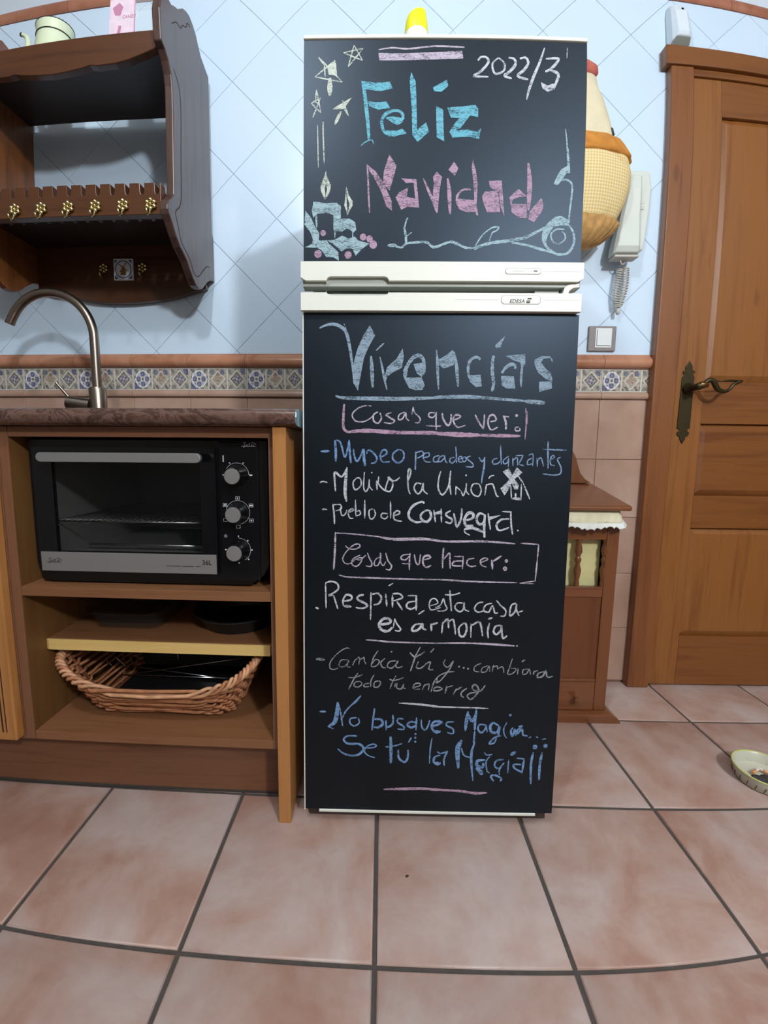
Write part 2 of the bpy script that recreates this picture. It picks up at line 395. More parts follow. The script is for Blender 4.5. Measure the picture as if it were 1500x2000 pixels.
# decorated tile: three motifs printed as a colour attribute on a fine grid
def motif(k, u, v):
    cream, blue, green, brown, dark, white = (.36,.31,.25), (.018,.028,.15), (.06,.08,.07), (.26,.14,.08), (.025,.028,.04), (.58,.55,.50)
    x, y = u*2-1, v*2-1; r = math.hypot(x,y); a = math.atan2(y,x)
    if max(abs(x),abs(y)) > .93: return white
    if k == 0:
        for q in range(4):
            px, py = .45*cos(q*pi/2), .45*sin(q*pi/2); d = math.hypot(x-px,y-py)
            if d < .24: return (.12,.16,.42) if d < .08 else blue
        if r < .13: return green
        if r < .24: return (.75,.72,.66)
        if abs(r-.74) < .07: return (.72,.74,.80)
        if x < -.4 and y < -.4: return blue
        if r > .8 and sin(a*9) > .2: return green
        return (.42,.44,.50) if r < .7 else cream
    if k == 1:
        if math.hypot(x-.45,y-.62) < .24: return blue
        if math.hypot(x+.6,y-.62) < .26: return (.05,.10,.16)
        if math.hypot(x,y) < .32: return brown if sin(a*5) > -.7 else cream
        if abs(abs(x)+abs(y)-.74) < .09: return white
        if y < -.5 and abs(x+.0) > .25 and sin(x*13+y*7) > -.1: return dark
        if y > .3 and abs(x) < .12: return (.20,.09,.06)
        return cream if sin(x*11)*sin(y*9) > -.25 else (.22,.20,.18)
    if x > .35 and y > .35 and x+y > 1.0: return blue
    if r < .12: return white
    if r < .3: return blue if sin(a*4) > -.2 else (.30,.24,.34)
    if abs(abs(x)+abs(y)-.80) < .09: return white
    if abs(abs(x)+abs(y)-.58) < .07: return dark
    if r > .8: return (.10,.12,.11) if sin(a*8+1) > .0 else cream
    return cream if sin(x*14+y*5)*sin(y*12) > -.15 else (.16,.17,.17)
G_ = 26; vs = []; fs = []; cs = []
z0, z1 = 1.0350, 1.1090
for i in range(3*G_):
    for j in range(G_):
        xa, xb = .0012+.1976*i/(3*G_), .0012+.1976*(i+1)/(3*G_); za, zb = z0+(z1-z0)*j/G_, z0+(z1-z0)*(j+1)/G_
        b = len(vs); vs += [(xa,-.0005,za),(xb,-.0005,za),(xb,-.0005,zb),(xa,-.0005,zb)]; fs.append((b,b+1,b+2,b+3))
        cs.append(motif(i//G_, (i%G_+.5)/G_, (j+.5)/G_))
b = len(vs); mb = MB(); mb.v = vs; mb.f = fs; mb.mi = [0]*len(fs)
mb.box(.0006,.1994,0,.0065,z0-.0005,z1+.0005); cs += [(.6,.57,.5)]*6
n = N('hand_painted_border_glaze'); at_ = n.new('Attribute', attribute_name='print'); v = n.coord(rnd=True)
n.ln(n.mix(.26, at_.outputs[0], n.ramp(n.noise(v,260,2), [(.3,(.12,.11,.10,1)),(.7,(.8,.76,.68,1))])), n.p.inputs['Base Color']); n.p.inputs['Roughness'].default_value = .25
M['decor'] = n.m
o = obj('border_tile', mb, M['decor'], wb, kind='open'); me = o.data; o.location = (PJ+NL*.2,0,0)
ca = me.color_attributes.new('print', 'FLOAT_COLOR', 'CORNER'); li = 0
for p in me.polygons:
    for l in p.loop_indices: ca.data[l].color = (*cs[p.index],1)
for i in range(NL+1, 1): share(me, 'border_tile', (PJ+i*.2,0,0), wb)
# pink field tiles
first = None
for r_ in range(5):
    for i in range(NL, 1):
        x0, zt = PJ+i*.2, 1.0095-.2*r_
        if first is None:
            m = MB(); e = .0015; a, b_, c_, d_ = x0+.0007, x0+.1993, zt-.1993, zt-.0007
            if r_ == 4: c_ = zt-.1993
            m.add([(a,.0065,c_),(b_,.0065,c_),(b_,.0065,d_),(a,.0065,d_),(a,.0008,c_),(b_,.0008,c_),(b_,.0008,d_),(a,.0008,d_),
                   (a+e,0,c_+e),(b_-e,0,c_+e),(b_-e,0,d_-e),(a+e,0,d_-e)],
                  [(0,1,5,4),(1,2,6,5),(2,3,7,6),(3,0,4,7),(4,5,9,8),(5,6,10,9),(6,7,11,10),(7,4,8,11),(8,9,10,11)])
            o = obj('tile', m, M['pink_tile'], wb); first = (o.data, x0, zt)
        else: share(first[0], 'tile', (x0-first[1],0,zt-first[2]), wb)
# pink backing behind the lower tiles so that their joints look pink
struct('trim_2', MB().box(XL,.88,.0045,.0066,-.004,1.1), M['grout_pink'])

# ------------------------------------------------------------------ door
d = struct('door_1'); DW0, DW1 = .91, 1.70
def raised(x0,x1,z0,z1,yo,yi,bw):
    m = MB()
    m.add([(x0,.006,z0),(x1,.006,z0),(x1,.006,z1),(x0,.006,z1),(x0,yo,z0),(x1,yo,z0),(x1,yo,z1),(x0,yo,z1),
           (x0+bw,yi,z0+bw),(x1-bw,yi,z0+bw),(x1-bw,yi,z1-bw),(x0+bw,yi,z1-bw)],
          [(0,3,2,1),(0,1,5,4),(1,2,6,5),(2,3,7,6),(3,0,4,7),(4,5,9,8),(5,6,10,9),(6,7,11,10),(7,4,8,11),(8,9,10,11)])
    return m
obj('stile', MB().box(DW0+.002,1.0115,-.014,.006,.006,2.017), M['pine'], d, .0015)
obj('stile', MB().box(1.60,DW1-.002,-.014,.006,.006,2.017), M['pine'], d, .0015)
for z0_, z1_ in ((1.898,2.017),(.932,1.069),(.578,.690),(.006,.188)):
    obj('rail', MB().box(1.0122,1.5993,-.0135,.006,z0_,z1_), M['pine_h'], d, .0015)
for z0_, z1_ in ((1.0695,1.8975),(.6905,.9315),(.1885,.5775)):
    obj('panel', raised(1.0118,1.5998,z0_,z1_,-.0012,-.0105,.020), M['pine'] if z1_-z0_ > .3 else M['pine_h'], d, 0)
obj('casing', MB().box(.834,.909,-.030,.0,.0,2.041), M['pine_dark'], d, .004)
obj('casing', MB().box(1.701,1.776,-.030,.0,.0,2.041), M['pine_dark'], d, .004)
obj('lintel', MB().box(.815,1.796,-.036,.0,2.041,2.103), M['pine_h'], d, .003)
obj('stop_bead', MB().box(.9092,1.7008,-.022,.0,2.0175,2.0408), M['pine_h'], d, .002)
hp = [(.936,1.102),(.944,1.108),(.943,1.114),(.945,1.121),(.950,1.127),(.9545,1.136),(.959,1.127),(.964,1.121),(.966,1.114),(.965,1.108),(.974,1.102),
      (.975,1.097),(.969,1.094),(.969,1.090),(.974,1.084),(.974,.916),(.966,.913),(.966,.908),(.972,.904),(.973,.896),(.967,.889),(.9605,.887),(.962,.881),(.9575,.873),(.953,.865),
      (.9485,.873),(.944,.881),(.9455,.887),(.939,.889),(.933,.896),(.934,.904),(.940,.908),(.940,.913),(.932,.916),(.935,1.084),(.940,1.090),(.940,1.094),(.935,1.097)]
lp = obj('lock_plate', MB().prism(hp, 1, -.018, -.0142), M['iron'], d, .0008, label='aged bronze lock plate with pointed ends')
mb = MB().lathe([(.017,-.018),(.018,-.024),(.014,-.030),(.011,-.036),(.010,-.062),(.012,-.070),(.010,-.078),(0,-.079)], 20, (.9535,0,1.046), axis='y')
mb.tube(catmull([(.952,-.070,1.045),(.965,-.072,1.054),(.980,-.072,1.064),(.994,-.072,1.061),(1.004,-.071,1.046),(1.015,-.070,1.035),(1.034,-.070,1.030),(1.050,-.070,1.038),(1.060,-.070,1.052),(1.084,-.070,1.063)],4),
        [.005+.003*sin(pi*min(1,i/26)) for i in range(37)], 10)
mb.tube([(1.000,-.070,1.062),(1.030,-.070,1.0625),(1.050,-.070,1.064),(1.088,-.070,1.063)], [.0022,.003,.004,.002], 8)
obj('lever_handle', mb, M['iron'], lp, smooth=True)
obj('ferrule', MB().lathe([(.0085,-.012),(.0105,-.006),(.0105,.006),(.0085,.012)], 16, (.964,-.071,1.050), axis='x'), M['bronze'], lp, smooth='auto')

# ------------------------------------------------------------------ fridge (local frame: u to the right, y back, z up)
fr = thing('refrigerator', 'tall two-door refrigerator with black chalkboard doors covered in Christmas chalk writing', 'refrigerator', (-.2173,-.5996,0))
fr.rotation_euler = (-math.atan(.02685), 0, .01587)
ORG[fr.name] = (0,0,0)
def flip_lean(): pass
W = .548
obj('cabinet', MB().box(.010,W-.010,.062,.545,.030,1.606), M['white_fridge'], fr, .006)
obj('top_cover', MB().box(.002,W-.002,.004,.545,1.6062,1.6185), M['white_fridge'], fr, .004)
obj('foot', MB().box(.018,W-.012,.045,.085,.0,.0298), M['black_foot'], fr, .003)
obj('foot', MB().box(.018,W-.012,.48,.52,.0155,.0298), M['black_foot'], fr, .003)
obj('plinth_strip', MB().box(.010,W-.006,.014,.045,.0065,.0298), M['black_foot'], fr, .002)
ud = obj('upper_door', MB().box(.0,W,.0,.055,1.1975,1.6182), M['white_fridge'], fr, .004)
obj('chalkboard_film', MB().box(.0012,W-.0012,-.0012,.0,1.1977,1.6172), M['board'], ud, label='black chalkboard film with seasonal greeting')
obj('top_strip', MB().box(.0002,W,-.004,.056,1.6185,1.6262), M['white_fridge'], ud, .002)
def strip(x0, x1, z0, z1, hx0, hx1, hz, up, yb=.055):
    """rail with a scooped grip, as seen from the front"""
    r = .010; pts = []
    if up:   # grip cut into the lower edge
        pts = [(x0,z0+.006),(x0+.010,z0),(hx0,z0),(hx0,hz-r)]+[(hx0+r-r*cos(a*pi/8),hz-r+r*sin(a*pi/8)) for a in range(1,5)]
        pts += [(hx1-r+r*sin(a*pi/8),hz-r+r*cos(a*pi/8)) for a in range(0,4)]+[(hx1,hz-r),(hx1,z0),(x1-.010,z0),(x1,z0+.006),(x1,z1),(x0,z1)]
    else:
        pts = [(x0,z1),(x0,z0),(x1,z0),(x1,z1),(hx1,z1),(hx1,hz+r)]+[(hx1-r+r*cos(a*pi/8),hz+r-r*sin(a*pi/8)) for a in range(1,5)]
        pts += [(hx0+r-r*sin(a*pi/8),hz+r-r*cos(a*pi/8)) for a in range(0,4)]+[(hx0,hz+r),(hx0,z1)]
    return MB().prism(pts, 1, -.012, -.004)
o = obj('handle_rail', strip(-.003,W+.001,1.1612,1.1974,.0470,.1708,1.1690,True), M['white_fridge'], ud, .0012)
obj('rail_backing', MB().box(.0,W-.001,-.0038,.02,1.1530,1.1966), M['grey_fridge'], ud, .001)
obj('badge_rim', MB().prism([(.3995,1.1738),(.4625,1.1738),(.4662,1.1772),(.4662,1.1823),(.4625,1.1857),(.3995,1.1857),(.3958,1.1823),(.3958,1.1772)], 1, -.0122, -.0119), M['print_grey'], ud)
obj('badge', MB().prism([(.400,1.1745),(.462,1.1745),(.4655,1.1775),(.4655,1.1820),(.462,1.1850),(.400,1.1850),(.3965,1.1820),(.3965,1.1775)], 1, -.0128, -.0118), M['white_fridge'], ud, .0006)
obj('badge_print', MB().box(.4508,.4584,-.0133,-.0129,1.1790,1.1814).box(.4100,.4330,-.0131,-.0129,1.1797,1.1799).box(.4455,.4480,-.0131,-.0129,1.1796,1.1802), M['print_grey'], ud)
obj('groove', MB().box(.470,.545,-.0123,-.0119,1.1799,1.1802), M['grey_fridge'], ud)
ld = obj('lower_door', MB().box(.0,W,.0,.055,.0320,1.1040), M['white_fridge'], fr, .004)
obj('chalkboard_film', MB().box(.0012,W+.0008,-.0012,.0,.0345,1.1025), M['board'], ld, label='black chalkboard film with handwritten lists')
obj('handle_rail', strip(-.003,W-.001,1.1042,1.1388,.0470,.1708,1.1330,False), M['white_fridge'], ld, .0012)
obj('rail_backing', MB().box(.0,W-.003,-.0038,.055,1.1042,1.1392), M['grey_fridge'], ld, .001)
obj('badge_rim', MB().prism([(.3945,1.1173),(.4625,1.1173),(.4667,1.1212),(.4667,1.1303),(.4635,1.1340),(.3935,1.1340),(.3898,1.1303),(.3898,1.1212)], 1, -.0122, -.0119), M['print_grey'], ld)
obj('badge', MB().prism([(.395,1.1180),(.462,1.1180),(.466,1.1215),(.466,1.1300),(.463,1.1335),(.394,1.1335),(.3905,1.1300),(.3905,1.1215)], 1, -.0128, -.0118), M['white_fridge'], ld, .0006)
for a, b_ in ((.470,.543),(.300,.386)): obj('groove', MB().box(a,b_,-.0123,-.0119,1.1257,1.1260), M['grey_fridge'], ld)
obj('bottom_trim', MB().box(.0315,.512,-.0030,.0,.0285,.0345), M['white_fridge'], ld, .001)
obj('edge_trim', MB().box(-.0012,.0010,-.0016,.02,.0320,1.1025), M['white_fridge'], ld)
obj('inner_frame', MB().box(.0105,W-.008,.022,.0618,1.1395,1.1528), M['grey_fridge'], fr, .001)
mb = MB().prism([(.512,1.1400),(.5155,1.1525),(.521,1.1575),(.531,1.1600),(.5445,1.1600),(.5445,1.1530),(.533,1.1520),(.526,1.1470),(.523,1.1400)], 1, -.006, .022)
obj('hinge_cover', mb, M['white_fridge'], fr, .0008)
obj('hinge_block', MB().box(.4615,.5100,.006,.0218,1.1400,1.1525), M['grey_fridge'], fr, .0008)
def text(s, size, x, y, z, m, parent, name='lettering', shear=0, ex=.0002, sx=1, rot=None, off=0):
    c = bpy.data.curves.new(name, 'FONT'); c.body = s; c.size = size; c.shear = shear; c.extrude = ex; c.space_character = 1.0; c.offset = off
    t = bpy.data.objects.new(name, c); COL.objects.link(t)
    dg = bpy.context.evaluated_depsgraph_get(); me_ = bpy.data.meshes.new_from_object(t.evaluated_get(dg))
    bpy.data.objects.remove(t); me_.materials.clear(); me_.materials.append(m)
    o_ = ORG[parent.name]
    me_.transform(Matrix.Translation((x-o_[0],y-o_[1],z-o_[2])) @ (rot or Matrix.Rotation(pi/2,4,'X')) @ Matrix.Diagonal((sx,1,1,1)))
    o = bpy.data.objects.new(name, me_); COL.objects.link(o); o.parent = parent; ORG[o.name] = o_; return o
text('EDESA', .0104, .4055, -.0131, 1.1195, M['print_dark'], ld, shear=.25, sx=1.0)
mb = MB()
for z_, x_, w_, h_ in ((1.1268,.4405,.0082,.0026),(1.1240,.4390,.0080,.0008),(1.1222,.4385,.0078,.0008),(1.1196,.4385,.0070,.0020)):
    mb.prism([(x_,z_),(x_+w_,z_),(x_+w_+h_*.4,z_+h_),(x_+h_*.4,z_+h_)], 1, -.0133, -.0129)
obj('emblem', mb, M['print_dark'], ld)

# chalk writing: every stroke a flat ribbon of chalk lying on the film (tenths of a millimetre)
CHALK=[
('chalk_star','y','''z21 978,16070 1144,15779 775,15928 1152,16005 870,15662 978,16070'''),
('chalk_star','y','''z25 295,15848 760,15377 226,15481 613,15784 646,15476|z25 295,15848 409,15697 425,15479|s86 519,15458 517,15123|p0 460,15667 613,15784 636,15496 492,15518'''),
('chalk_star','y','''z23 258,15244 346,14810 160,14989 341,15089 188,14723|z20 258,15244 239,15007 300,14987'''),
('chalk_star','y','''z23 936,15080 579,14877 794,14885 888,14747 762,15042|s54 737,14836 621,14596|p0 936,15080 579,14877 794,14885'''),
('chalk_line','y','''s19 282,14584 299,13792|s24 391,14650 392,14421 414,13868'''),
('chalk_bar','l','''p0 1450,15921 1943,15909 2533,15929 3053,15961 3075,15816 2534,15794 1472,15776|s29 1450,15979 1705,16016 2030,15996 2511,16045 3023,16033 3092,16020'''),
('chalk_word','c','''s35 1138,15384 1182,15118 1215,14843 1249,14568 1272,14304|s35 1179,15354 1234,14961 1273,14608 1293,14313|p0 1117,15398 1404,15362 1669,15381 1728,15253 1487,15205 1201,15246|p0 1254,15015 1408,14999 1612,15012 1685,14890 1450,14862 1286,14925|s19 1129,14196 1211,14264 1334,14303 1376,14225|s53 1616,14714 1833,14606 1934,14703 1901,14811 1778,14845 1615,14792 1529,14665 1558,14489 1661,14400 1825,14420 1947,14478|p0 1619,14479 1824,14472 1926,14508 2014,14419 1764,14361 1620,14420|p0 1616,14724 1759,14733 1944,14703 1833,14590|p0 2084,15557 2168,15389 2197,14840 2213,14488 2385,14625 2439,14448 2227,14262 2123,14390 2105,14840 2056,15409|p0 2506,15271 2768,15414 2800,15301 2670,15193 2527,15203|p0 2569,14928 2707,14860 2739,14272 2594,14350|p0 2784,14899 3079,14919 3323,14950 3382,14881 3379,14724 3225,14753 3023,14703 2859,14713|p0 3235,14763 3047,14518 2926,14458 2898,14341 2834,14449 2963,14645 3063,14743|p0 2905,14468 3170,14498 3376,14450 3445,14519 3410,14313 3235,14361 2898,14341'''),
('chalk_number','w','''s40 3358,15780 3428,15851 3540,15829 3552,15733 3412,15572 3281,15491 3566,15478|s36 3754,15836 3643,15734 3656,15594 3718,15531 3859,15596 3867,15737 3754,15836|s45 3947,15843 4056,15816 4078,15710 3962,15568 3871,15501 4015,15449|s44 4162,15826 4274,15849 4326,15745 4246,15612 4126,15496 4331,15434|t50 4640,16049 4541,15750 4432,15486 4346,15225 4309,15056|s45 4663,15834 4909,15842 4778,15654 4656,15591|s49 4758,15613 4892,15566 4914,15456|p0 4577,15388 4701,15327 4844,15374 4882,15495 4924,15446 4846,15264 4714,15207 4610,15269|s14 5079,16065 5073,15857'''),
('chalk_flourish','g','''t27 5074,14523 5109,14267 5144,13873 5165,13696|s24 5134,14163 5156,13947 5182,13700|p0 5135,13838 5015,13768 4919,13589 4877,13500 4964,13471 5043,13571 5120,13700 5186,13700|s33 4881,13500 5002,13566 5146,13568 5238,13474 5232,13217 5211,12978 5204,12760|s45 5205,12730 5300,12581 5315,12381 5203,12200 4996,12178 4804,12297 4714,12476 4749,12656 4887,12817 5029,12877 5177,12799|p0 4788,12696 4886,12837 5028,12897 5175,12839 5218,12710 5077,12719 4913,12697 4796,12517 4772,12317 4704,12476|s29 5122,12643 4977,12648 4866,12557 4903,12418 5029,12375 5140,12460 5129,12560 5072,12599|s54 4788,12696 4585,12595 4382,12494 4094,12432 3846,12400 3640,12369 3434,12298 3374,12247|s45 4096,12392 4388,12344 4639,12276 4922,12202|s27 3372,12287 3511,12508 3693,12659 3837,12680 3798,12614 3717,12570 3663,12419|s42 2603,12294 2768,12355 2913,12396 3038,12356 3206,12287 3372,12287|s63 1673,12322 1846,12332|s42 1794,12326 1941,12286 2044,12363 2272,12387 2439,12384 2586,12294 2854,12389 3000,12386 3105,12336|s42 2034,12333 2025,12503 1986,12683|s25 1997,12643 2026,12783 2062,12853|s20 2046,12503 2144,12578'''),
('chalk_flame','y','''p0 454,13750 420,13641 344,13443 358,13343 432,13194 436,13303 423,13403 456,13502|p0 456,13502 473,13383 452,13303 432,13194 525,13333 545,13462 472,13621 446,13730|p0 846,13441 837,13282 811,13083 860,12963 871,12893 874,13023 861,13123|p0 846,13441 899,13282 973,13162 974,13083 871,12893 895,13023 911,13123 873,13222'''),
('chalk_candle','g','''p0 203,13165 286,13155 432,13124 661,13133 745,13073 746,12844 621,12844 600,12904 454,12944 287,12925 203,12855 172,12985|p0 600,12914 746,12864 664,12643 627,12453 601,12644|s19 249,12885 267,12644|s15 270,12905 279,12674|p0 746,12834 913,12833 1028,12763 1050,12623 999,12573 915,12633 852,12643 769,12583 643,12603 643,12764|s19 982,12603 983,12462'''),
('chalk_leaf','g','''p0 46,12986 161,12845 235,12685 319,12564 309,12423 477,12423 509,12362 698,12201 709,12035 604,12100 457,12110 362,12241 288,12282 36,12292 183,12363 194,12443 141,12584 26,12725'''),
('chalk_leaf','g','''p0 477,12423 623,12433 769,12513 895,12452 1020,12493 1084,12422 1314,12362 1148,12241 1044,12130 980,12261 855,12271 761,12211 624,12332'''),
('chalk_berry','q','''o58 399,12564'''),
('chalk_berry','q','''o80 299,12165'''),
('chalk_berry','q','''o74 893,12144'''),
('chalk_berry','q','''o67 1187,12486'''),
('chalk_berry','q','''o67 1313,12452'''),
('chalk_berry','q','''o80 1387,12342'''),
('chalk_word','q','''s31 1252,13835 1271,13598 1282,13361 1297,13122 1310,12943|p0 1236,13859 1413,13726 1581,13499 1740,13162 1747,12983 1638,13062 1552,13301 1425,13539 1299,13727|p0 1683,14035 1824,13824 1736,13499 1696,13360 1570,13499 1578,13716|p0 1920,13588 2213,13572 2200,13508 2014,13499|p0 2158,13558 2213,13572 2274,13043 2208,13053|p0 2057,13419 2029,13241 2236,13211 2260,13043 2053,13058 1929,12999 1812,13231 1883,13330|t49 2349,13588 2461,13341 2547,13162 2624,12944|p0 2608,13712 2713,13618 2667,13361 2641,12940 2588,12984 2536,13222 2557,13499 2538,13617|p0 2938,13898 3023,13776 2959,13638 2833,13746|t70 2822,13588 2856,13361 2867,13163 2883,12915|p0 3307,13938 3357,13757 3405,13481 3396,13066 3434,12893 3392,12907 3351,13046 3330,13461 3280,13796|s41 3281,13378 3136,13378 3025,13282 3014,13144 3083,13025|p0 3007,13213 3224,13194 3358,13185 3391,12962 3209,12956 3053,13009|p0 3622,13541 3872,13552 3939,12880 3867,13048 3817,13345 3650,13419|p0 3549,13344 3795,13365 3824,13226 3859,12965 3602,12957 3513,13165 3500,13264|p0 4206,13396 4371,13259 4221,13244 4109,13208 4071,13119 4026,13227 4106,13317|p0 4039,13168 4092,13119 4364,13111 4390,12849 4245,12852 4080,12960|t87 4374,13880 4410,13566 4412,13269 4405,12992|p0 4654,13235 4695,13093 4664,12974 4517,12770 4411,12833 4431,12972 4526,13092'''),
('chalk_word','k','''t61 325,10732 450,10789 592,10815 735,10773 860,10661 934,10384 990,10036 1029,9686|s12 815,10833 878,10687|p0 1336,10792 1445,10594 1326,10386 1222,10142 1154,9757 1111,9501 1011,9668 991,9878 1025,10088 1112,10385 1217,10610|t71 1368,10198 1381,10020 1396,9793 1407,9574|s28 1467,10303 1558,10387 1628,10453|t42 1547,10178 1600,9952 1638,9760 1696,9532|p0 2000,10345 2028,10181 1993,9971 1798,9866 1692,9795 1667,9672 1635,9760 1689,9970 1883,10145|s68 2074,9919 2116,10042 2221,10173 2327,10208 2408,10148 2433,10061|p0 2223,10042 2463,10079 2468,9869 2389,9790 2299,9851|s75 2090,10007 2062,9902 2059,9779|p0 2029,9779 2390,9781 2456,9624 2413,9536 2270,9526 2144,9569|t50 2676,10323 2698,10115 2713,9853 2736,9538|p0 3003,10325 3042,10186 3029,10030 2817,9955 2735,10045 2724,10132 2899,10238|t60 3025,10290 3078,10047 3106,9803 3127,9596|s53 3555,10137 3504,10179 3415,10168 3338,10084 3317,9909 3348,9770|p0 3328,9831 3568,9841 3602,9614 3487,9595 3359,9700|s60 3822,10218 3800,10087 3807,9860 3837,9668 3807,9510|p0 4038,10605 3976,10470 3957,10383 3870,10365 3836,10408|p0 4052,10211 4449,10249 4457,10058 4390,9952 4349,10091 4215,10125|t46 4395,10057 4384,9813 4387,9602|s57 4260,9960 4245,10030 4165,10046 4052,9967 3994,9871|p0 3978,9818 4236,9811 4272,9575 4094,9574 4002,9634|s21 4257,9969 4272,10021|p0 4988,10097 4958,10175 4816,10165 4766,10095 4860,9974 4971,9888 5009,9748 4996,9710 4851,9782 4722,9886 4635,10059 4640,10146 4779,10214 4938,10215 5004,10132|p0 4747,9711 4999,9726 5006,9582 4756,9509'''),
('chalk_underline','k','''t73 651,9405 832,9367 1338,9357 1878,9353 2417,9368 2775,9383|s61 2636,9382 2850,9394 3386,9401 3923,9366 4460,9330|s90 4469,9325 4882,9294'''),
('chalk_box','q','''s47 833,9243 819,9012 817,8780 890,8691 981,8682|s73 945,8691 1345,8712 1891,8681 2794,8678|s80 2690,8668 3231,8645 3591,8639|s58 3555,8639 3951,8633 4418,8628|s23 4502,9189 4523,8897 4511,8558|s14 4535,9128 4544,8861'''),
('chalk_word','l','''s25 1385,9208 1231,9207 1087,9139 997,9031 1052,8916 1198,8887 1343,8945 1450,9044|s31 1522,9092 1436,9035 1437,8910 1525,8866 1592,8964 1558,9080|s31 1793,9081 1682,9033 1759,8980 1859,8916 1788,8862 1642,8879|s27 2063,9092 1956,9038 1940,8945 2021,8958 2085,9078 2098,8968 2161,8915|s25 2232,9199 2262,9084 2376,8970 2356,8884 2275,8880|s18 2232,9196 2209,9040|s26 2676,9078 2568,9077 2555,9006 2642,8989 2711,9078|s25 2702,9096 2701,8936 2712,8731|s23 2502,8824 2791,8803|s23 2687,8802 2816,8824|s36 2823,9079 2848,8955 2938,8831 2999,8902 3003,9062|s32 3070,8938 3185,8993 3165,9037 3076,9027 3052,8921 3137,8796 3301,8837|s33 3487,9048 3564,8906 3662,8761|s29 3675,9058 3672,8889 3659,8756|s32 3797,8908 3912,8945 3864,9042 3775,9015 3753,8872 3821,8748 3953,8803|s39 4061,9035 4111,8893 4117,8754|s25 4044,9020 4173,9009|o29 4322,9037|s24 4374,8815 4304,8788 4324,8731 4404,8744 4384,8798'''),
('chalk_word','b','''s40 352,8284 541,8290|s47 645,8517 663,8291 664,8082|s33 676,8518 764,8455 856,8166 937,8520|s40 935,8520 951,8276 976,8049|s33 1024,8340 1049,8187 1105,8087 1186,8224 1221,8342|s51 1240,8343 1245,8152 1271,7992|s33 1296,8243 1331,8313 1405,8290 1507,8173 1481,8072 1389,8048|s33 1589,8173 1707,8247 1697,8316 1624,8315 1580,8210 1627,8086 1783,8084|s33 1951,8339 1844,8248 1846,8130 1957,8064 2055,8141 2053,8286 1951,8339'''),
('chalk_word','v','''s29 2307,8297 2306,8106 2303,7915|s26 2307,8266 2424,8307 2462,8235 2337,8158|s23 2446,8171 2572,8199 2570,8272 2480,8253 2464,8162 2520,8090 2620,8087|s23 2789,8219 2681,8182 2684,8091 2810,8096|s23 2697,8091 2760,8106 2794,8183 2883,8220 2894,8175 2815,8092 2778,8110|s22 2898,8211 2914,8111 2957,8066|s23 3098,8185 3021,8167 3005,8094 3069,8073 3130,8149|s23 3113,8411 3132,8258 3141,8068|s22 3184,8146 3246,8169 3227,8208 3174,8168 3195,8096 3267,8093|s21 3300,8202 3256,8150 3289,8096 3338,8133 3309,8202|s24 3425,8215 3346,8169 3467,8062 3469,7993 3333,7997|s24 3592,8190 3664,8103 3711,8194|t36 3711,8200 3704,7992 3678,7810 3662,7654|s24 3968,8175 3879,8138 3882,8062 3972,8063 4042,8136|t28 4021,8449 4037,8248 4054,8046|s21 4201,8222 4096,8137 4108,8064 4174,8087 4199,8177 4195,7996|s22 4277,8196 4290,8019|s22 4285,8133 4368,8193 4380,8031|z22 4341,8229 4488,8238 4402,8056 4516,8027|s21 4597,8239 4686,8258 4688,8020|s22 4671,8182 4592,8141 4587,8051 4676,8070|s23 4770,8192 4788,8006|s24 4782,8125 4851,8193 4910,8018|s30 4980,8527 4988,8275 5006,7969|s25 4883,8364 5363,8351|s23 5034,8146 5121,8205 5084,8240 5042,8168 5056,8056 5138,8039|s27 5248,8206 5187,8160 5261,8008 5264,7884 5139,7843 4902,7868'''),
('chalk_word','w','''s26 333,7638 398,7663 490,7640|s37 660,7462 641,7688 646,7862 784,7763 885,7929|t62 894,7966 868,7690 860,7413 892,7246|s28 1098,7748 1025,7655 1044,7526 1100,7505 1192,7602 1172,7731 1098,7748|s26 1259,7869 1246,7695 1248,7528 1295,7464 1349,7567 1360,7714 1368,7567 1433,7490|o15 1410,7858|s29 1508,7697 1526,7491|s29 1514,7675 1613,7551 1701,7474|s27 1555,7781 1542,7642|s29 1779,7783 1717,7607 1701,7496 1793,7475 1846,7590 1826,7700 1751,7769 1780,7718 1890,7692 1995,7770|s31 2138,7667 2191,7777 2212,7905 2169,7932 2154,7795 2168,7538 2211,7419|s30 2440,7633 2331,7646 2287,7539 2368,7429 2443,7504 2473,7648 2483,7504 2569,7422|s31 2829,7902 2788,7746 2784,7544 2869,7413 2975,7546 3015,7730 3028,7913|s29 3023,7894 3012,7657 3048,7415|s26 3146,7603 3143,7416|s25 3147,7585 3249,7494 3298,7399 3348,7550 3357,7657 3358,7496 3424,7419|o19 3344,7819|s27 3617,7645 3499,7644 3453,7533 3506,7424 3616,7394 3663,7517 3617,7645|s24 3803,7753 3846,7808 3918,7825|s27 3765,7646 3739,7412|s29 3762,7624 3879,7648 3928,7557 3979,7411 4025,7393'''),
('chalk_windmill','w','''p0 4087,7905 4211,7973 4289,7816 4427,7635 4410,7540 4337,7543 4238,7743|p0 4372,7993 4489,7891 4311,7734 4211,7523 4142,7416 4051,7558 4186,7687 4271,7816|z28 4398,7826 4513,7673 4663,7341|z25 4261,7633 4287,7350 4482,7321 4477,7654|s48 4304,7359 4472,7352|s33 4367,7470 4371,7378'''),
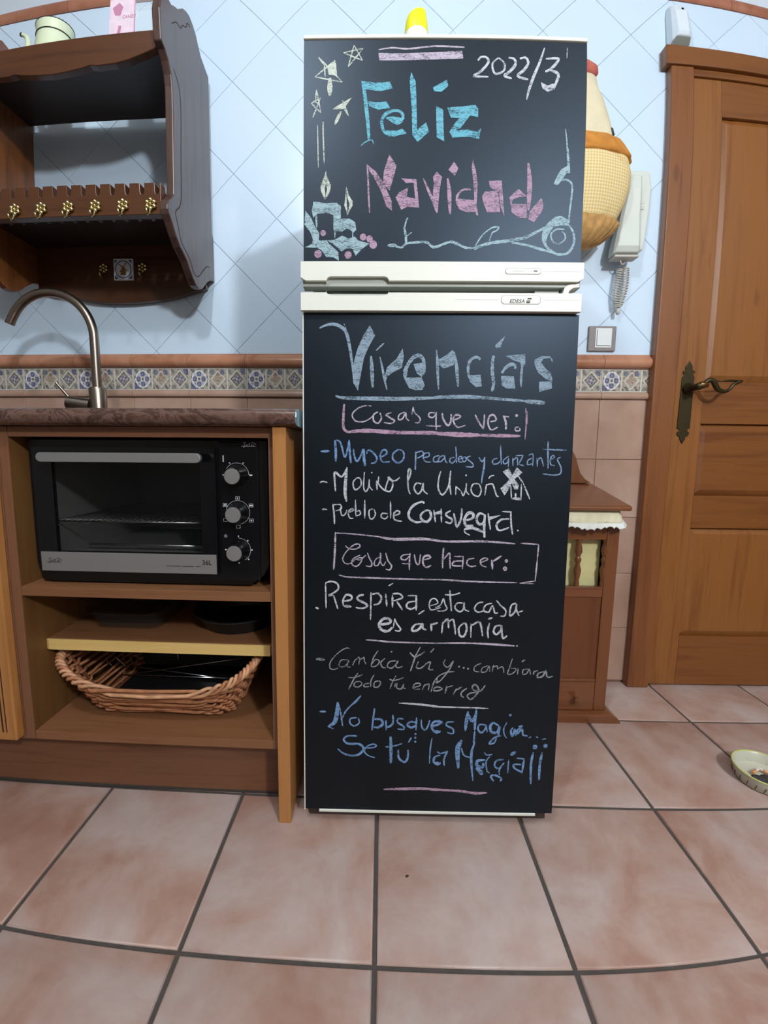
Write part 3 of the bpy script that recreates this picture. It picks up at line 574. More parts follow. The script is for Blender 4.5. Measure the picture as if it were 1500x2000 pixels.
('chalk_word','w','''s33 380,7080 487,7081|s31 602,7201 631,6981 641,6772|s24 602,7173 750,7188 782,7095 658,7053|s26 760,7132 789,6965 863,6984 899,7078|s26 918,7018 1029,7061 1010,7098 927,7041 956,6910 1035,6898|s29 1074,7294 1086,6945|s24 1086,6949 1179,6988 1159,7062 1104,7043|s31 1269,7287 1273,6891|s28 1447,7103 1364,7065 1375,6915 1440,6897 1495,6992 1466,7094|s26 1754,7004 1643,7012 1616,6937 1700,6897 1758,6958|s27 1806,7266 1814,6906|s31 1875,6959 2003,7017 1956,7072 1883,7015 1894,6885 2048,6850|s46 2504,7228 2449,7264 2285,7188 2196,7057 2198,6926 2329,6839 2457,6846|s48 2544,7089 2445,7004 2457,6893 2568,6848 2648,6951 2618,7072 2544,7089|s30 2703,7100 2743,6837|s33 2720,7008 2848,7037|s29 2733,7036 2842,7074|s29 2853,7130 2866,6839|s36 3052,7086 2962,7030 2972,6974 3084,6901 3050,6826 2943,6853|s40 3117,7032 3149,6884 3189,6750 3267,6922 3278,7135|s55 3377,6887 3513,6944 3501,7037 3409,7035 3340,6905 3381,6775 3527,6786|s47 3748,7003 3646,7038 3586,6926 3636,6816 3726,6835 3758,6966|s47 3757,7021 3748,6743 3765,6529|s48 3337,6700 3510,6730 3733,6649|s25 3338,6691 3367,6626 3464,6577|s31 3820,7044 3843,6893 3881,6698|p0 3831,6970 4094,7011 3924,6927 3852,6893|s26 4104,7081 4305,7074|s33 4283,7083 4303,6806 4339,6602|s40 4262,6931 4089,6911 4002,6802 4061,6687 4264,6750|o19 4445,6690'''),
('chalk_box','l','''s37 661,6605 653,6228 628,5801|s24 661,6583 959,6575 1370,6539 1686,6506|s51 1593,6508 1928,6468 2483,6486 2853,6449|s40 2747,6447 3115,6439 3758,6452 4402,6411|s29 4512,6425 4889,6402|z28 4889,6411 4876,6102 4852,5628|s30 737,5698 910,5653 1379,5641 1941,5630 2873,5627|s31 2766,5631 3324,5606 3788,5590 4474,5585|s23 4530,5576 4862,5628|s11 4531,5571 4828,5567'''),
('chalk_word','l','''s24 868,6325 943,6260 1074,6249 1176,6301 1148,6357 1036,6328 887,6184 817,6041 870,5943 983,5945 1094,6045|s24 1187,6122 1038,6044 1011,5930 1096,5880 1189,5951 1221,6066 1113,6045 1188,6023 1309,6127|s26 1336,6177 1375,6068 1432,5955 1405,5884 1302,5896|s24 1602,6090 1506,6032 1483,5918 1563,5915 1617,6071 1607,6175 1619,5977 1675,5907 1725,5997|s28 1722,6177 1767,6017 1847,5905 1807,5818 1723,5836|s26 2221,6156 2082,6135 2042,6059 2140,6038 2231,6138|s26 2230,6185 2219,5967 2222,5820|s26 2063,5955 2256,5949|s28 2319,6158 2354,5989 2420,5948 2447,6160|s37 2529,6044 2649,6088 2620,6135 2519,6105 2503,5972 2570,5884 2675,5928|s33 2925,6309 2912,6092 2914,5869|s31 2932,6055 3048,6198 3061,6038 3075,5864|s24 3146,6124 3349,6127|s29 3336,6127 3326,5857|s28 3320,6032 3154,6020 3125,5935 3314,5925|s27 3568,6093 3439,6063 3420,5968 3499,5918 3613,5933|s25 3682,5996 3845,6069 3789,6102 3698,6048 3720,5953 3829,5904|s41 3928,6070 3954,5862|s44 3957,6032 4128,6152|o37 4233,6046|o48 4212,5881'''),
('chalk_word','w','''s41 244,4983 310,4953|s30 456,5512 464,5234 471,4968|s34 450,5512 572,5552 704,5506 727,5392 611,5294 517,5254|s45 517,5244 611,5265|s31 626,5256 672,5112 720,4952|s38 819,5124 989,5161 1007,5242 894,5264 829,5143 839,5024|s53 848,5024 1009,5011|s42 1270,5275 1158,5245 1140,5171 1291,5093 1343,5032 1236,4976 1100,4999|s30 1420,5330 1420,5037 1416,4731|s38 1443,5288 1571,5305 1643,5214 1596,5098 1480,5057|s34 1730,5312 1759,5027|s25 1784,5471 1883,5532|s38 1875,5276 1879,5010|s34 1871,5304 2021,5307 2082,5222 1892,5151|s38 1967,5143 2093,4958|s32 2194,5271 2396,5275|s41 2377,5284 2380,4953|s37 2365,5153 2212,5124 2176,5031 2271,4980 2373,5034|s26 2423,4867 2556,4960|s26 2663,5058 2830,5119 2775,5214 2688,5194 2653,5078 2702,4969 2897,5030|s25 2780,5022 2891,5082 2947,5217 2984,5102 3028,5003 2950,4953 2819,4951|s31 3079,5401 3093,5220 3123,4947|s28 2975,5304 3146,5303 3298,5351|s31 3357,5128 3245,5126 3192,5029 3288,4944 3370,4993 3384,5138 3402,4994 3497,4953|s30 3785,5158 3674,5133 3607,5016 3681,4937 3801,4971|s33 3972,5138 3843,5097 3800,4981 3905,4944 3983,5080 4036,4927 4101,4937|s31 4063,5201 4141,5102 4261,4988 4244,4868 4151,4861|s35 4475,5145 4383,5105 4352,4970 4365,4870 4464,4972 4485,5126 4485,5011 4547,4872|s26 4530,4949 4628,4984|s57 1636,4634 1824,4672 1823,4750 1691,4761 1602,4633 1657,4517 1789,4490 1882,4580|s32 1926,4771 1975,4659 2057,4544 2016,4495 1936,4513|s22 1927,4765 1902,4557|s45 2503,4665 2371,4647 2298,4548 2337,4500 2449,4551 2521,4669 2524,4572 2604,4530|s41 2700,4676 2713,4507|s37 2701,4649 2844,4694|s34 2947,4715 2930,4458|s38 2948,4676 3049,4775 3073,4577|s34 3069,4717 3171,4758 3222,4443|s41 3371,4684 3289,4585 3313,4429 3398,4407 3454,4549 3431,4685 3371,4684|s32 3543,4690 3550,4379|s38 3559,4648 3707,4728 3757,4632 3797,4414|s34 3932,4708 3901,4537 3921,4365|s34 3891,4797 3993,4818|s41 4178,4658 4066,4636 4024,4519 4092,4461 4182,4560 4182,4658 4205,4463 4237,4372 4314,4439'''),
('chalk_underline','l','''s31 1318,4292 1622,4272 1963,4249 2909,4242|s30 2800,4244 3554,4257 4120,4237|t42 3516,4257 4120,4233 4488,4209|o19 4535,4210'''),
('chalk_word','t','''t57 249,3839 349,3841 444,3831|s23 978,4091 883,4093 711,3971 569,3789 556,3650 636,3617 736,3653|s23 945,3837 808,3834 751,3733 789,3674 904,3716 964,3833 923,3697 1004,3674|s23 1103,3863 1043,3715|s23 1094,3830 1189,3901 1177,3738|s22 1190,3821 1284,3903 1294,3823 1337,3741|s24 1587,4061 1490,3897 1439,3717|s23 1457,3757 1536,3858 1613,3830 1581,3740 1487,3692 1439,3717|s25 1741,3891 1647,3790 1687,3688 1760,3677|s27 1853,4026 1891,4044|s27 1970,3836 1838,3814 1788,3714 1878,3672 1990,3777 2012,3841 1972,3717 2030,3684 2119,3720|s30 2486,4156 2386,3943 2285,3610|s32 2261,4030 2386,3933 2586,4055|s27 2455,3835 2410,3702 2506,3683 2627,3789 2708,3820 2677,3667 2777,3653|s27 2702,4034 2780,4128|s23 3027,3889 2988,3795 3079,3714 3193,3858|s27 3202,3859 3101,3638 2936,3416 2842,3350|s22 2861,3374 2876,3495 3045,3594 3230,3621|o22 3322,3732|o23 3421,3708|o22 3513,3689|s23 3796,3819 3666,3747 3647,3648 3756,3620|s22 3950,3768 3819,3710 3804,3620 3898,3632 3963,3752 3978,3629|s23 4053,3784 4031,3630|s22 4046,3734 4130,3761 4143,3676|s23 4142,3696 4250,3741 4282,3604|s22 4450,3932 4405,3759 4361,3585 4469,3601 4544,3698 4425,3716|s22 4581,3722 4574,3569|s30 4650,3858 4719,3909|s23 4790,3705 4692,3684 4684,3584 4772,3606 4818,3706 4853,3573|s26 4921,3667 4912,3568|s26 4922,3648 5006,3669|s32 5134,3651 5018,3609 5004,3515 5116,3551 5171,3671 5213,3528 5335,3554|s25 1167,3556 1078,3420 961,3176|s23 950,3447 1097,3450 1263,3518|s25 1213,3362 1108,3344 1076,3259 1166,3233 1248,3303 1213,3362|s25 1409,3326 1309,3304 1296,3243 1406,3252|s23 1512,3523 1443,3387 1438,3242|s27 1615,3391 1520,3349 1511,3248 1598,3246 1648,3331 1619,3387|s23 1980,3512 1902,3356 1853,3210|s25 1834,3429 1940,3397 2143,3465|s27 1969,3337 1952,3247|s28 2008,3338 2000,3233 2096,3215 2146,3321 2134,3236 2195,3227|s23 2354,3244 2500,3297 2475,3347 2381,3325 2350,3224 2507,3213|s23 2600,3329 2542,3183|s23 2572,3285 2686,3331 2676,3186|s23 2913,3539 2799,3393 2734,3147|s27 2780,3373 2932,3400|s25 2935,3275 2821,3253 2800,3182 2938,3189|s25 2825,3273 2940,3255 2964,3215 2828,3177|s31 3072,3302 3040,3122|s26 3074,3258 3202,3310|s25 3284,3241 3212,3105|s29 3266,3201 3397,3284|s30 3509,3259 3395,3163 3390,3082 3447,3039|s33 3744,3169 3593,3146 3515,3084 3588,3001 3690,3087 3756,3209 3700,3329 3625,3308 3637,3227 3782,3186 3895,3328'''),
('chalk_underline','w','''t42 2041,2884 2371,2871 2756,2837 2948,2815|s28 2761,2821 2838,2815 3413,2809 3797,2801|t34 3605,2808 3989,2792'''),
('chalk_word','b','''s37 329,2653 468,2652|t85 725,2877 707,2621 659,2414 513,2304|s23 523,2304 640,2255|s31 735,2867 794,2602 834,2326|s35 829,2517 910,2687 1101,2895|t46 1025,2822 1111,2895 1229,3040|s33 1143,2528 1008,2505 995,2402 1086,2338 1196,2406 1172,2525|s39 1527,2756 1501,2516 1475,2243|s51 1520,2506 1665,2499 1706,2397 1610,2312 1513,2321|s42 1778,2481 1784,2357 1842,2334 1928,2422 1924,2611|s27 1784,2357 1785,2240|s35 2161,2519 2051,2527 2030,2445 2165,2345 2156,2279 2032,2291|s48 2428,2450 2298,2458 2250,2372 2341,2327 2439,2397|s40 2440,2561 2433,2258|s44 2428,2200 2425,2157|s40 2422,2118 2421,2065|s40 2418,2022 2429,1972|s32 2543,2517 2561,2336 2643,2280 2709,2424 2721,2510|s48 2801,2351 2943,2429 2917,2492 2799,2447 2778,2319 2875,2220 2968,2258|s44 2790,2372 2968,2440 2977,2472 2887,2460|s40 2833,2245 2923,2268|s34 3251,2477 3107,2464 3096,2389 3236,2306 3235,2205 3110,2229|t68 3551,2727 3520,2503 3504,2273|s60 3550,2652 3645,2505 3719,2655|s48 3728,2787 3709,2507 3707,2293|s40 3708,2276 3695,1971|t52 3724,2015 3661,1798 3661,1537 3712,1100|s36 3928,2419 3808,2423 3778,2316 3855,2238 3941,2340 3942,2426 3979,2251|s52 4229,2398 4106,2467 4039,2385 4075,2257 4195,2255 4243,2388 4219,2152|s34 4282,2179 4140,2130 4032,1984 4145,2012 4184,2130|s26 4398,2491 4337,2347 4347,2219 4405,2119|s56 4437,2640 4486,2664|s40 4534,2371 4490,2285 4529,2168 4576,2329 4599,2176|s40 4648,2395 4728,2406 4633,2309 4627,2223 4731,2332 4758,2204 4863,2180|s28 4878,2131 4940,2164|s28 5036,2170 5091,2141|s26 5170,2103 5267,2126|s44 1151,2108 955,2107 860,2019 956,1924 1199,1919 1295,1813 1201,1680 1039,1643 856,1693 729,1799|s32 1321,1831 1483,1839 1577,1884 1502,1926 1361,1858 1318,1748 1404,1652 1551,1608|s60 1883,2111 1897,1827 1897,1478|s32 1772,1867 1967,1893 2141,1955|s45 2055,1808 2073,1613 2197,1518 2265,1617 2271,1813|s34 2272,1980 2340,2104|s28 2788,2094 2755,1845 2744,1493|s45 2980,1698 2861,1652 2839,1543 2926,1475 2990,1524|s29 2902,1783 2989,1737 3142,1803|s36 3132,1792 3063,1613 3072,1449|s48 2874,1522 2955,1512|t100 3441,2063 3365,1922 3351,1749 3379,1396|s32 3433,1880 3493,1708 3647,1652|s32 3930,1785 3996,1724 4111,1741|s30 4062,1697 3983,1565 4012,1347 4079,1300|s60 3961,1608 3801,1583 3785,1474 3907,1433 3923,1542|t89 3766,1419 3871,1323 3895,1246|s37 4367,1626 4204,1591 4175,1460 4272,1418 4377,1550|s30 4377,1550 4278,1374 4289,1260|s41 4168,1104 4098,1217 4178,1252 4327,1178 4306,1107|s33 4474,1622 4463,1294|t72 4504,1726 4616,1810|s36 4640,1663 4822,1645|s41 4809,1655 4773,1299|s40 4752,1509 4591,1510 4615,1419 4771,1334|s48 4999,1803 4964,1517 4982,1053|s52 5194,1807 5155,1520 5159,1152|o57 5028,1929|o48 5256,1958'''),
('chalk_underline','q','''t62 1750,851 2189,875 2597,889 3005,869|s53 2770,875 2892,873 3402,851 3709,813|t61 3504,842 3770,803 4034,819'''),
]
def ribbon(mb, pts, w_, y, taper):
    P = catmull(pts, 5) if len(pts) > 2 else [tuple(pts[0][i]+(pts[1][i]-pts[0][i])*t/4 for i in (0,1)) for t in range(5)]
    n_ = len(P); L = []; R = []
    for i,p in enumerate(P):
        a = P[max(0,i-1)]; b = P[min(n_-1,i+1)]; dx, dz = b[0]-a[0], b[1]-a[1]; l = math.hypot(dx,dz) or 1
        t = i/(n_-1); ww = w_*.5*(.72+.28*sin(pi*t))*(1+.14*sin(i*2.3+p[0]*900))
        if i in (0,n_-1): ww *= .6
        if taper: ww = w_*.5*max(.06, sin(pi*min(1,max(0,.08+.84*t)))**.8)
        L.append((p[0]-dz/l*ww,y,p[1]+dx/l*ww)); R.append((p[0]+dz/l*ww,y,p[1]-dx/l*ww))
    mb.add(L+R, [(i,i+1,i+1+n_,i+n_) for i in range(n_-1)])
for name, colr, data in CHALK:
    mb = MB(); y = -.00145
    for st in data.split('|'):
        y -= .000015
        head, *pp = st.split(' '); pts = [tuple(float(a)*1e-4 for a in q.split(',')) for q in pp]; ww = int(head[1:])*1e-4
        if head[0] == 'p':
            n_ = len(pts); Q = []
            for i,p in enumerate(pts):       # slightly ragged outline
                q = pts[(i+1)%n_]
                Q.append(p); Q.append(((p[0]+q[0])/2+random.uniform(-.0004,.0004), (p[1]+q[1])/2+random.uniform(-.0004,.0004)))
            mb.add([(a,y,b) for a,b in Q], [tuple(range(len(Q)))])
        elif head[0] == 'o':
            cx, cz = pts[0]; mb.add([(cx+ww*cos(k*pi/7)*.95,y,cz+ww*sin(k*pi/7)) for k in range(14)], [tuple(range(14))])
        elif head[0] == 'z':
            for a, b in zip(pts[:-1], pts[1:]): y -= .000012; ribbon(mb, [a, b], ww*1.12, y, False)
        else: ribbon(mb, pts, ww*1.12, y, head[0] == 't')
    zz = sum(v[2] for v in mb.v)/len(mb.v)
    obj(name, mb, CH[colr], ud if zz > 1.15 else ld, kind='open')

# yellow-capped can on the fridge
t = thing('spray_can', 'spray can with bright yellow cap standing on top of the refrigerator', 'can', (.0135,-.35,1.6225))
obj('body', MB().lathe([(.026,.0),(.0285,.006),(.0285,.182),(.0265,.193),(.025,.196)], 32, (.0135,-.35,1.6225)), M['label_white'], t, smooth='auto')
mb = MB().lathe([(.0272,.190),(.0280,.197),(.0258,.220),(.0225,.235),(0,.2355)], 32, (.0135,-.35,1.6225), wob=lambda a,z: 1.0)
cz = 1.6225+.190; vv = []
for v_ in mb.v:    # slanted top
    k = max(0, v_[2]-cz-.03)/.02
    vv.append((v_[0], v_[1], v_[2]+k*(v_[0]-.0135)*.35))
mb.v = vv; obj('cap', mb, M['yellow'], t, smooth='auto', label='bright yellow plastic cap')

# ------------------------------------------------------------------ worktop, sink, tap
WX1 = -.2265
pts = [(-.020,.876),(-.600,.876),(-.612,.878),(-.619,.884),(-.6215,.893),(-.619,.903),(-.612,.909),(-.602,.911),(-.020,.911)]
wt = thing('worktop', 'polished brown marbled worktop with rounded front edge over the oven cabinet', 'worktop', (-.9,-.31,.876))
mb = MB(); hx0, hx1, hy0, hy1 = -1.34, -.99, -.50, -.24
mb.prism(pts, 0, XL+.002, hx0); mb.prism(pts, 0, hx1, WX1)
mb.prism([(hy0,.876),(-.600,.876),(-.612,.878),(-.619,.884),(-.6215,.893),(-.619,.903),(-.612,.909),(-.602,.911),(hy0,.911)], 0, hx0, hx1)
mb.box(hx0,hx1,hy1,-.020,.876,.911)
obj('slab', mb, M['stone'], wt, smooth='auto')
obj('end_cap', MB().prism([(p[0],p[1]) for p in pts], 0, WX1+.0002, WX1+.0028), M['stone_end'], wt, .0004)
obj('back_strip', MB().box(XL+.002,WX1,-.0195,-.0005,.876,.911), M['stone'], wt)
sk = thing('sink', 'brown inset sink rim on the worktop behind the tap', 'sink', (-1.1,-.34,.911))
mb = MB(); mb.box(-1.42,-.60,-.545,hy0-.002,.9112,.9165).box(-1.42,-.60,hy1+.002,-.105,.9112,.9165).box(-1.42,hx0-.002,hy0-.002,hy1+.002,.9112,.9165).box(hx1+.002,-.60,hy0-.002,hy1+.002,.9112,.9165)
obj('rim', mb, M['stone'], sk, .002)
mb = MB(); a, b_ = hx0+.003, hx1-.003; c_, d_ = hy0+.003, hy1-.003
mb.box(a,b_,c_,d_,.780,.784).box(a,a+.004,c_,d_,.784,.9160).box(b_-.004,b_,c_,d_,.784,.9160).box(a+.004,b_-.004,c_,c_+.004,.784,.9160).box(a+.004,b_-.004,d_-.004,d_,.784,.9160)
obj('basin', mb, M['stone'], sk)
tp = thing('kitchen_tap', 'brushed nickel swan-neck tap with side lever behind the worktop edge', 'tap', (-.915,-.2,.9168))
TX, TY = -.9, -.2
obj('body', MB().lathe([(.027,.9168),(.027,.921),(.0235,.923),(.0235,1.008),(.0215,1.012),(.0135,1.014),(0,1.0141)], 28, (TX-.012,TY,0)), M['steel_tap'], tp, smooth='auto')
sp = [(TX-.012,TY,1.010),(TX-.013,TY,1.07),(TX-.0135,TY,1.155)]
for k in range(1, 13):
    a = pi*k/12*.85; sp.append((TX-.0135-.134+.134*cos(a)*1.0, TY, 1.155+.134*sin(a)))
sp.append((sp[-1][0]-.008, TY, sp[-1][2]-.016))
obj('spout', MB().tube(catmull(sp,3), .0128, 16), M['steel_tap'], tp, smooth='auto')
mb = MB().tube([(TX-.030,TY-.012,.958),(TX-.088,TY-.028,.966)], [.0195,.0185], 20)
obj('valve', mb, M['steel_tap'], tp, smooth='auto')
obj('lever', MB().tube([(TX-.076,TY-.028,.974),(TX-.114,TY-.034,1.022)], .0042, 10), M['steel_tap'], tp, smooth='auto')

# ------------------------------------------------------------------ open cabinet with oven
FY = -.588
cb = thing('base_cabinet', 'open wooden base cabinet holding the oven and basket under the worktop', 'cabinet', (-.57,-.3,0))
obj('side_panel', MB().box(-.8625,-.8425,FY,-.022,.1665,.8750), M['carcass'], cb, .0008)
obj('side_panel', MB().box(-.2885,-.2752,FY,-.022,.1665,.8750), M['carcass'], cb, .0008)
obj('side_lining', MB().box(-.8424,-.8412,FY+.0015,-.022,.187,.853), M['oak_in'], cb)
obj('top_rail', MB().box(-.8410,-.2887,FY,FY+.018,.8535,.8752), M['carcass_h'], cb, .0008)
obj('bottom_board', MB().box(-.8410,-.2887,FY,-.022,.1665,.1868), M['shelf_board'], cb, .0008)
obj('oven_shelf', MB().box(-.8410,-.2887,FY,-.022,.5080,.5290), M['shelf_board'], cb, .0008)
mb = MB().prism([(-.8405,.022*0-.500),(-.8405,-.526),(-.832,-.534),(-.310,-.534),(-.310,-.500)], 2, .3590, .3835)
obj('middle_shelf', MB().box(-.8405,-.2887,-.533,-.022,.3590,.3835), M['shelf_board'], cb, .0005)
obj('shelf_edging', MB().prism([(-.8405,-.5332),(-.8405,-.5345),(-.833,-.538),(-.306,-.538),(-.306,-.5332)], 2, .3590, .3835), M['yellow_edge'], cb)
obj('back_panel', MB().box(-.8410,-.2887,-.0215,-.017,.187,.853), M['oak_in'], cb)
obj('end_panel', MB().box(-.2750,-.2482,-.6052,-.03,.0,.8755), M['oak'], cb, .001)
obj('plinth', MB().box(-1.72,-.2755,-.5275,-.510,.004,.1660), M['carcass_h'], cb)
obj('plinth_seal', MB().box(-1.72,-.2755,-.5290,-.5095,.0,.0060), M['seal'], cb)
cl = thing('base_cabinet', 'closed honey-brown cabinet with grooved door at the left photo edge', 'cabinet', (-1.2,-.3,.1665))
obj('carcass', MB().box(-1.72,-.8635,FY,-.022,.1665,.775), M['carcass'], cl)
obj('top_rail', MB().box(-1.72,-.8635,FY,FY+.018,.7752,.8750), M['carcass'], cl)
dr = obj('door', MB().box(-1.36,-.8655,-.6100,FY-.0006,.176,.868), M['oak'], cl, .003)
obj('groove', MB().box(-.8985,-.8950,-.6104,-.6098,.196,.86), M['dark_gap'], dr)
obj('groove', MB().box(-.8890,-.8865,-.6104,-.6098,.196,.86), M['dark_gap'], dr)

# electric oven
ov = thing('electric_oven', 'black countertop electric oven with glass door and three silver knobs', 'oven', (-.57,-.36,.529))
OX0, OX1, OZ0, OZ1, OY = -.826, -.300, .5335, .8480, -.556
body = [(OX0+.012,OZ0+.003),(OX0+.035,OZ0),(OX1-.040,OZ0),(OX1-.012,OZ0+.022),(OX1,OZ0+.045),(OX1,OZ1),(OX0,OZ1),(OX0,OZ0+.045)]
mb = MB()   # shell round the cavity
cx0, cx1, cz0, cz1 = -.790, -.425, .585, .812
mb.prism([(OX0,OZ0+.045),(OX0+.012,OZ0+.003),(OX0+.035,OZ0),(cx0,OZ0),(cx0,OZ1),(OX0,OZ1)], 1, OY, -.17)
mb.prism([(cx1,OZ0),(OX1-.040,OZ0),(OX1-.012,OZ0+.022),(OX1,OZ0+.045),(OX1,OZ1),(cx1,OZ1)], 1, OY, -.17)
mb.box(cx0,cx1,OY,-.17,OZ0,cz0).box(cx0,cx1,OY,-.17,cz1,OZ1).box(cx0,cx1,-.20,-.17,cz0,cz1)
obj('housing', mb, M['oven_black'], ov)
obj('cavity', MB().box(cx0+.001,cx1-.001,-.215,-.2005,cz0+.001,cz1-.001).box(cx0+.0005,cx0+.002,OY+.004,-.216,cz0+.001,cz1-.001).box(cx1-.002,cx1-.0005,OY+.004,-.216,cz0+.001,cz1-.001).box(cx0+.002,cx1-.002,OY+.004,-.216,cz0+.0005,cz0+.002), M['steel_dark'], ov)
for x_ in (-.78,-.345):
    obj('foot', MB().lathe([(.012,.5292),(.013,.5334)], 16, (x_,OY+.05,0)), M['black_matt'], ov)
    obj('foot', MB().lathe([(.012,.5292),(.013,.5334)], 16, (x_,-.21,0)), M['black_matt'], ov)
mb = MB(); zr = .668
mb.tube([(cx0+.004,OY+.012,zr),(cx1-.004,OY+.012,zr),(cx1-.004,-.23,zr),(cx0+.004,-.23,zr)], .0018, 6, closed=True)
for k in range(26): x_ = cx0+.012+k*.0135; mb.tube([(x_,OY+.012,zr+.001),(x_,-.23,zr+.001)], .0009, 5)
obj('wire_rack', mb, M['wire'], ov, smooth=True)
for y_ in (-.26,-.48): obj('heating_element', MB().tube([(cx0+.03,y_,.60),(cx1-.03,y_,.60)], .003, 8), M['wire'], ov, smooth=True)
dr = obj('oven_door', MB().box(-.811,-.768,OY-.010,OY-.0005,.558,.832).box(-.441,-.408,OY-.010,OY-.0005,.558,.832).box(-.768,-.441,OY-.010,OY-.0005,.800,.832).box(-.768,-.441,OY-.010,OY-.0005,.558,.604), M['oven_panel'], ov)
obj('glass_pane', MB().box(-.7678,-.4412,OY-.0085,OY-.0055,.6042,.7998), M['oven_glass'], dr)
obj('steel_strip', MB().box(-.806,-.411,OY-.0125,OY-.0102,.560,.603), M['steel'], dr, .0006)
mb = MB(); HY = OY-.040; zc = .8115
mb.prism([(-.7635+.0098*cos(a*pi/12+pi/2),zc+.0098*sin(a*pi/12+pi/2)) for a in range(13)]+[(-.4345+.0098*cos(a*pi/12-pi/2),zc+.0098*sin(a*pi/12-pi/2)) for a in range(13)], 1, HY-.004, HY+.006)
h_ = obj('handle', mb, M['steel'], dr, .001)
obj('handle_post', MB().box(-.765,-.752,HY+.006,OY-.010,.806,.817), M['oven_black'], dr)
obj('handle_post', MB().box(-.455,-.442,HY+.006,OY-.010,.806,.817), M['oven_black'], dr)
obj('control_panel', MB().box(-.404,-.318,OY-.004,OY-.0002,.545,.846), M['oven_panel'], ov, .002)
kz = (.776,.6955,.6135)
for i, z_ in enumerate(kz):
    kc = (-.364, 0, z_-.001)
    k_ = obj('knob', MB().lathe([(.0235,OY-.0045),(.0225,OY-.010),(.0185,OY-.018),(.0175,OY-.034),(0,OY-.034)], 28, kc, axis='y'), M['oven_black'], ov, smooth='auto')
    n_ = MB().lathe([(0,OY-.0355),(.0160,OY-.0352),(.0165,OY-.0341)], 28, kc, axis='y')
    obj('knob_cap', n_, M['steel'], k_, smooth='auto', label='brushed silver knob cap')
mb = MB(); yf = OY-.0046
def ring(cx, cz_, r, a0, a1, w_=.0006):
    n_ = 24; A = [math.radians(a0+(a1-a0)*k/n_) for k in range(n_+1)]
    mb.add([(cx+r*cos(a),yf,cz_+r*sin(a)) for a in A]+[(cx+(r+w_)*cos(a),yf,cz_+(r+w_)*sin(a)) for a in A], [(k,k+1,k+2+n_,k+1+n_) for k in range(n_)])
def dot(x_, z_, w_=.0016, h_=.0010): mb.box(x_-w_,x_+w_,yf-.0002,yf,z_-h_,z_+h_)
kx = -.364
ring(kx,kz[0],.0255,0,150); dot(kx-.0290,kz[0],.0018,.0013); dot(kx+.0300,kz[0],.0030,.0016); dot(kx-.015,kz[0]+.0255); dot(kx+.014,kz[0]+.0255)
ring(kx,kz[1],.0255,-80,240)
def icon(x_, z_, w_, inner):
    for a,b,c,e in ((-w_,w_,.0030,.0036),(-w_,w_,-.0036,-.0030),(-w_,-w_+.0008,-.003,.003),(w_-.0008,w_,-.003,.003)): mb.box(x_+a,x_+b,yf-.0002,yf,z_+c,z_+e)
    if inner: mb.box(x_-inner,x_+inner,yf-.0002,yf,z_-.0016,z_+.0016)
icon(kx,kz[1]+.0310,.0045,.0012); icon(kx-.0275,kz[1]+.0160,.0045,.0022); icon(kx+.0290,kz[1]+.0155,.0045,.0030); icon(kx-.0275,kz[1]-.0165,.0045,.0); icon(kx+.0290,kz[1]-.0170,.0048,.0016); icon(kx,kz[1]-.0310,.0045,0)
ring(kx,kz[2],.0255,-60,90); dot(kx-.0285,kz[2],.0018,.0014); dot(kx+.0285,kz[2],.0018,.0014); dot(kx+.020,kz[2]+.0205,.0015,.0015); dot(kx+.021,kz[2]-.0205,.0015,.0015); dot(kx,kz[2]+.030,.0012,.0018); dot(kx,kz[2]-.029,.0013,.0013); dot(kx-.020,kz[2]-.0205,.0015,.0012)
ring(kx-.0280,kz[2]+.030,.0026,0,360); mb.box(kx-.0285,kx-.0277,yf-.0002,yf,kz[2]+.029,kz[2]+.0315)
dot(kx-.0285,.8105,.0012,.0070)
# maker's script mark, top right
def script(x_, z_, s):
    for P in ([(0,0),(.030,0)],[(.0065,.0078),(.0065,-.0015),(.0045,-.002)],[(.0045,.0072),(.010,.0078)],[(.009,0),(.0105,.003),(.0135,.003),(.0135,0)],[(.017,.0065),(.017,0)],[(.015,.0048),(.019,.0048)],[(.021,0),(.0225,.003),(.0255,.003),(.026,0)],[(.021,.0075),(.027,.0075),(.031,.003)]):
        for a,b in zip(P[:-1],P[1:]):
            dx, dz = b[0]-a[0], b[1]-a[1]; l = math.hypot(dx,dz); nx, nz = -dz/l*.0005, dx/l*.0005
            mb.add([(x_+(a[0]+nx)*s,yf-.0001,z_+(a[1]+nz)*s),(x_+(a[0]-nx)*s,yf-.0001,z_+(a[1]-nz)*s),(x_+(b[0]-nx)*s,yf-.0001,z_+(b[1]-nz)*s),(x_+(b[0]+nx)*s,yf-.0001,z_+(b[1]+nz)*s)], [(0,1,2,3)])
script(-.3530,.8370,1.0)
obj('printed_marks', mb, M['print_white'], ov, kind='open')['kind'] = 'stuff'
mb = MB(); yf = OY-.0130; script(-.7930,.5800,1.1)
mb.box(-.522,-.490,yf-.0001,yf,.5762,.5772).box(-.486,-.462,yf-.0001,yf,.5762,.5772).box(-.456,-.446,yf-.0001,yf,.5762,.5772)
obj('printed_marks', mb, M['print_dark'], dr, kind='open')['kind'] = 'stuff'
text('36L', .0140, -.4425, OY-.0128, .5810, M['print_dark'], dr, off=.0002)

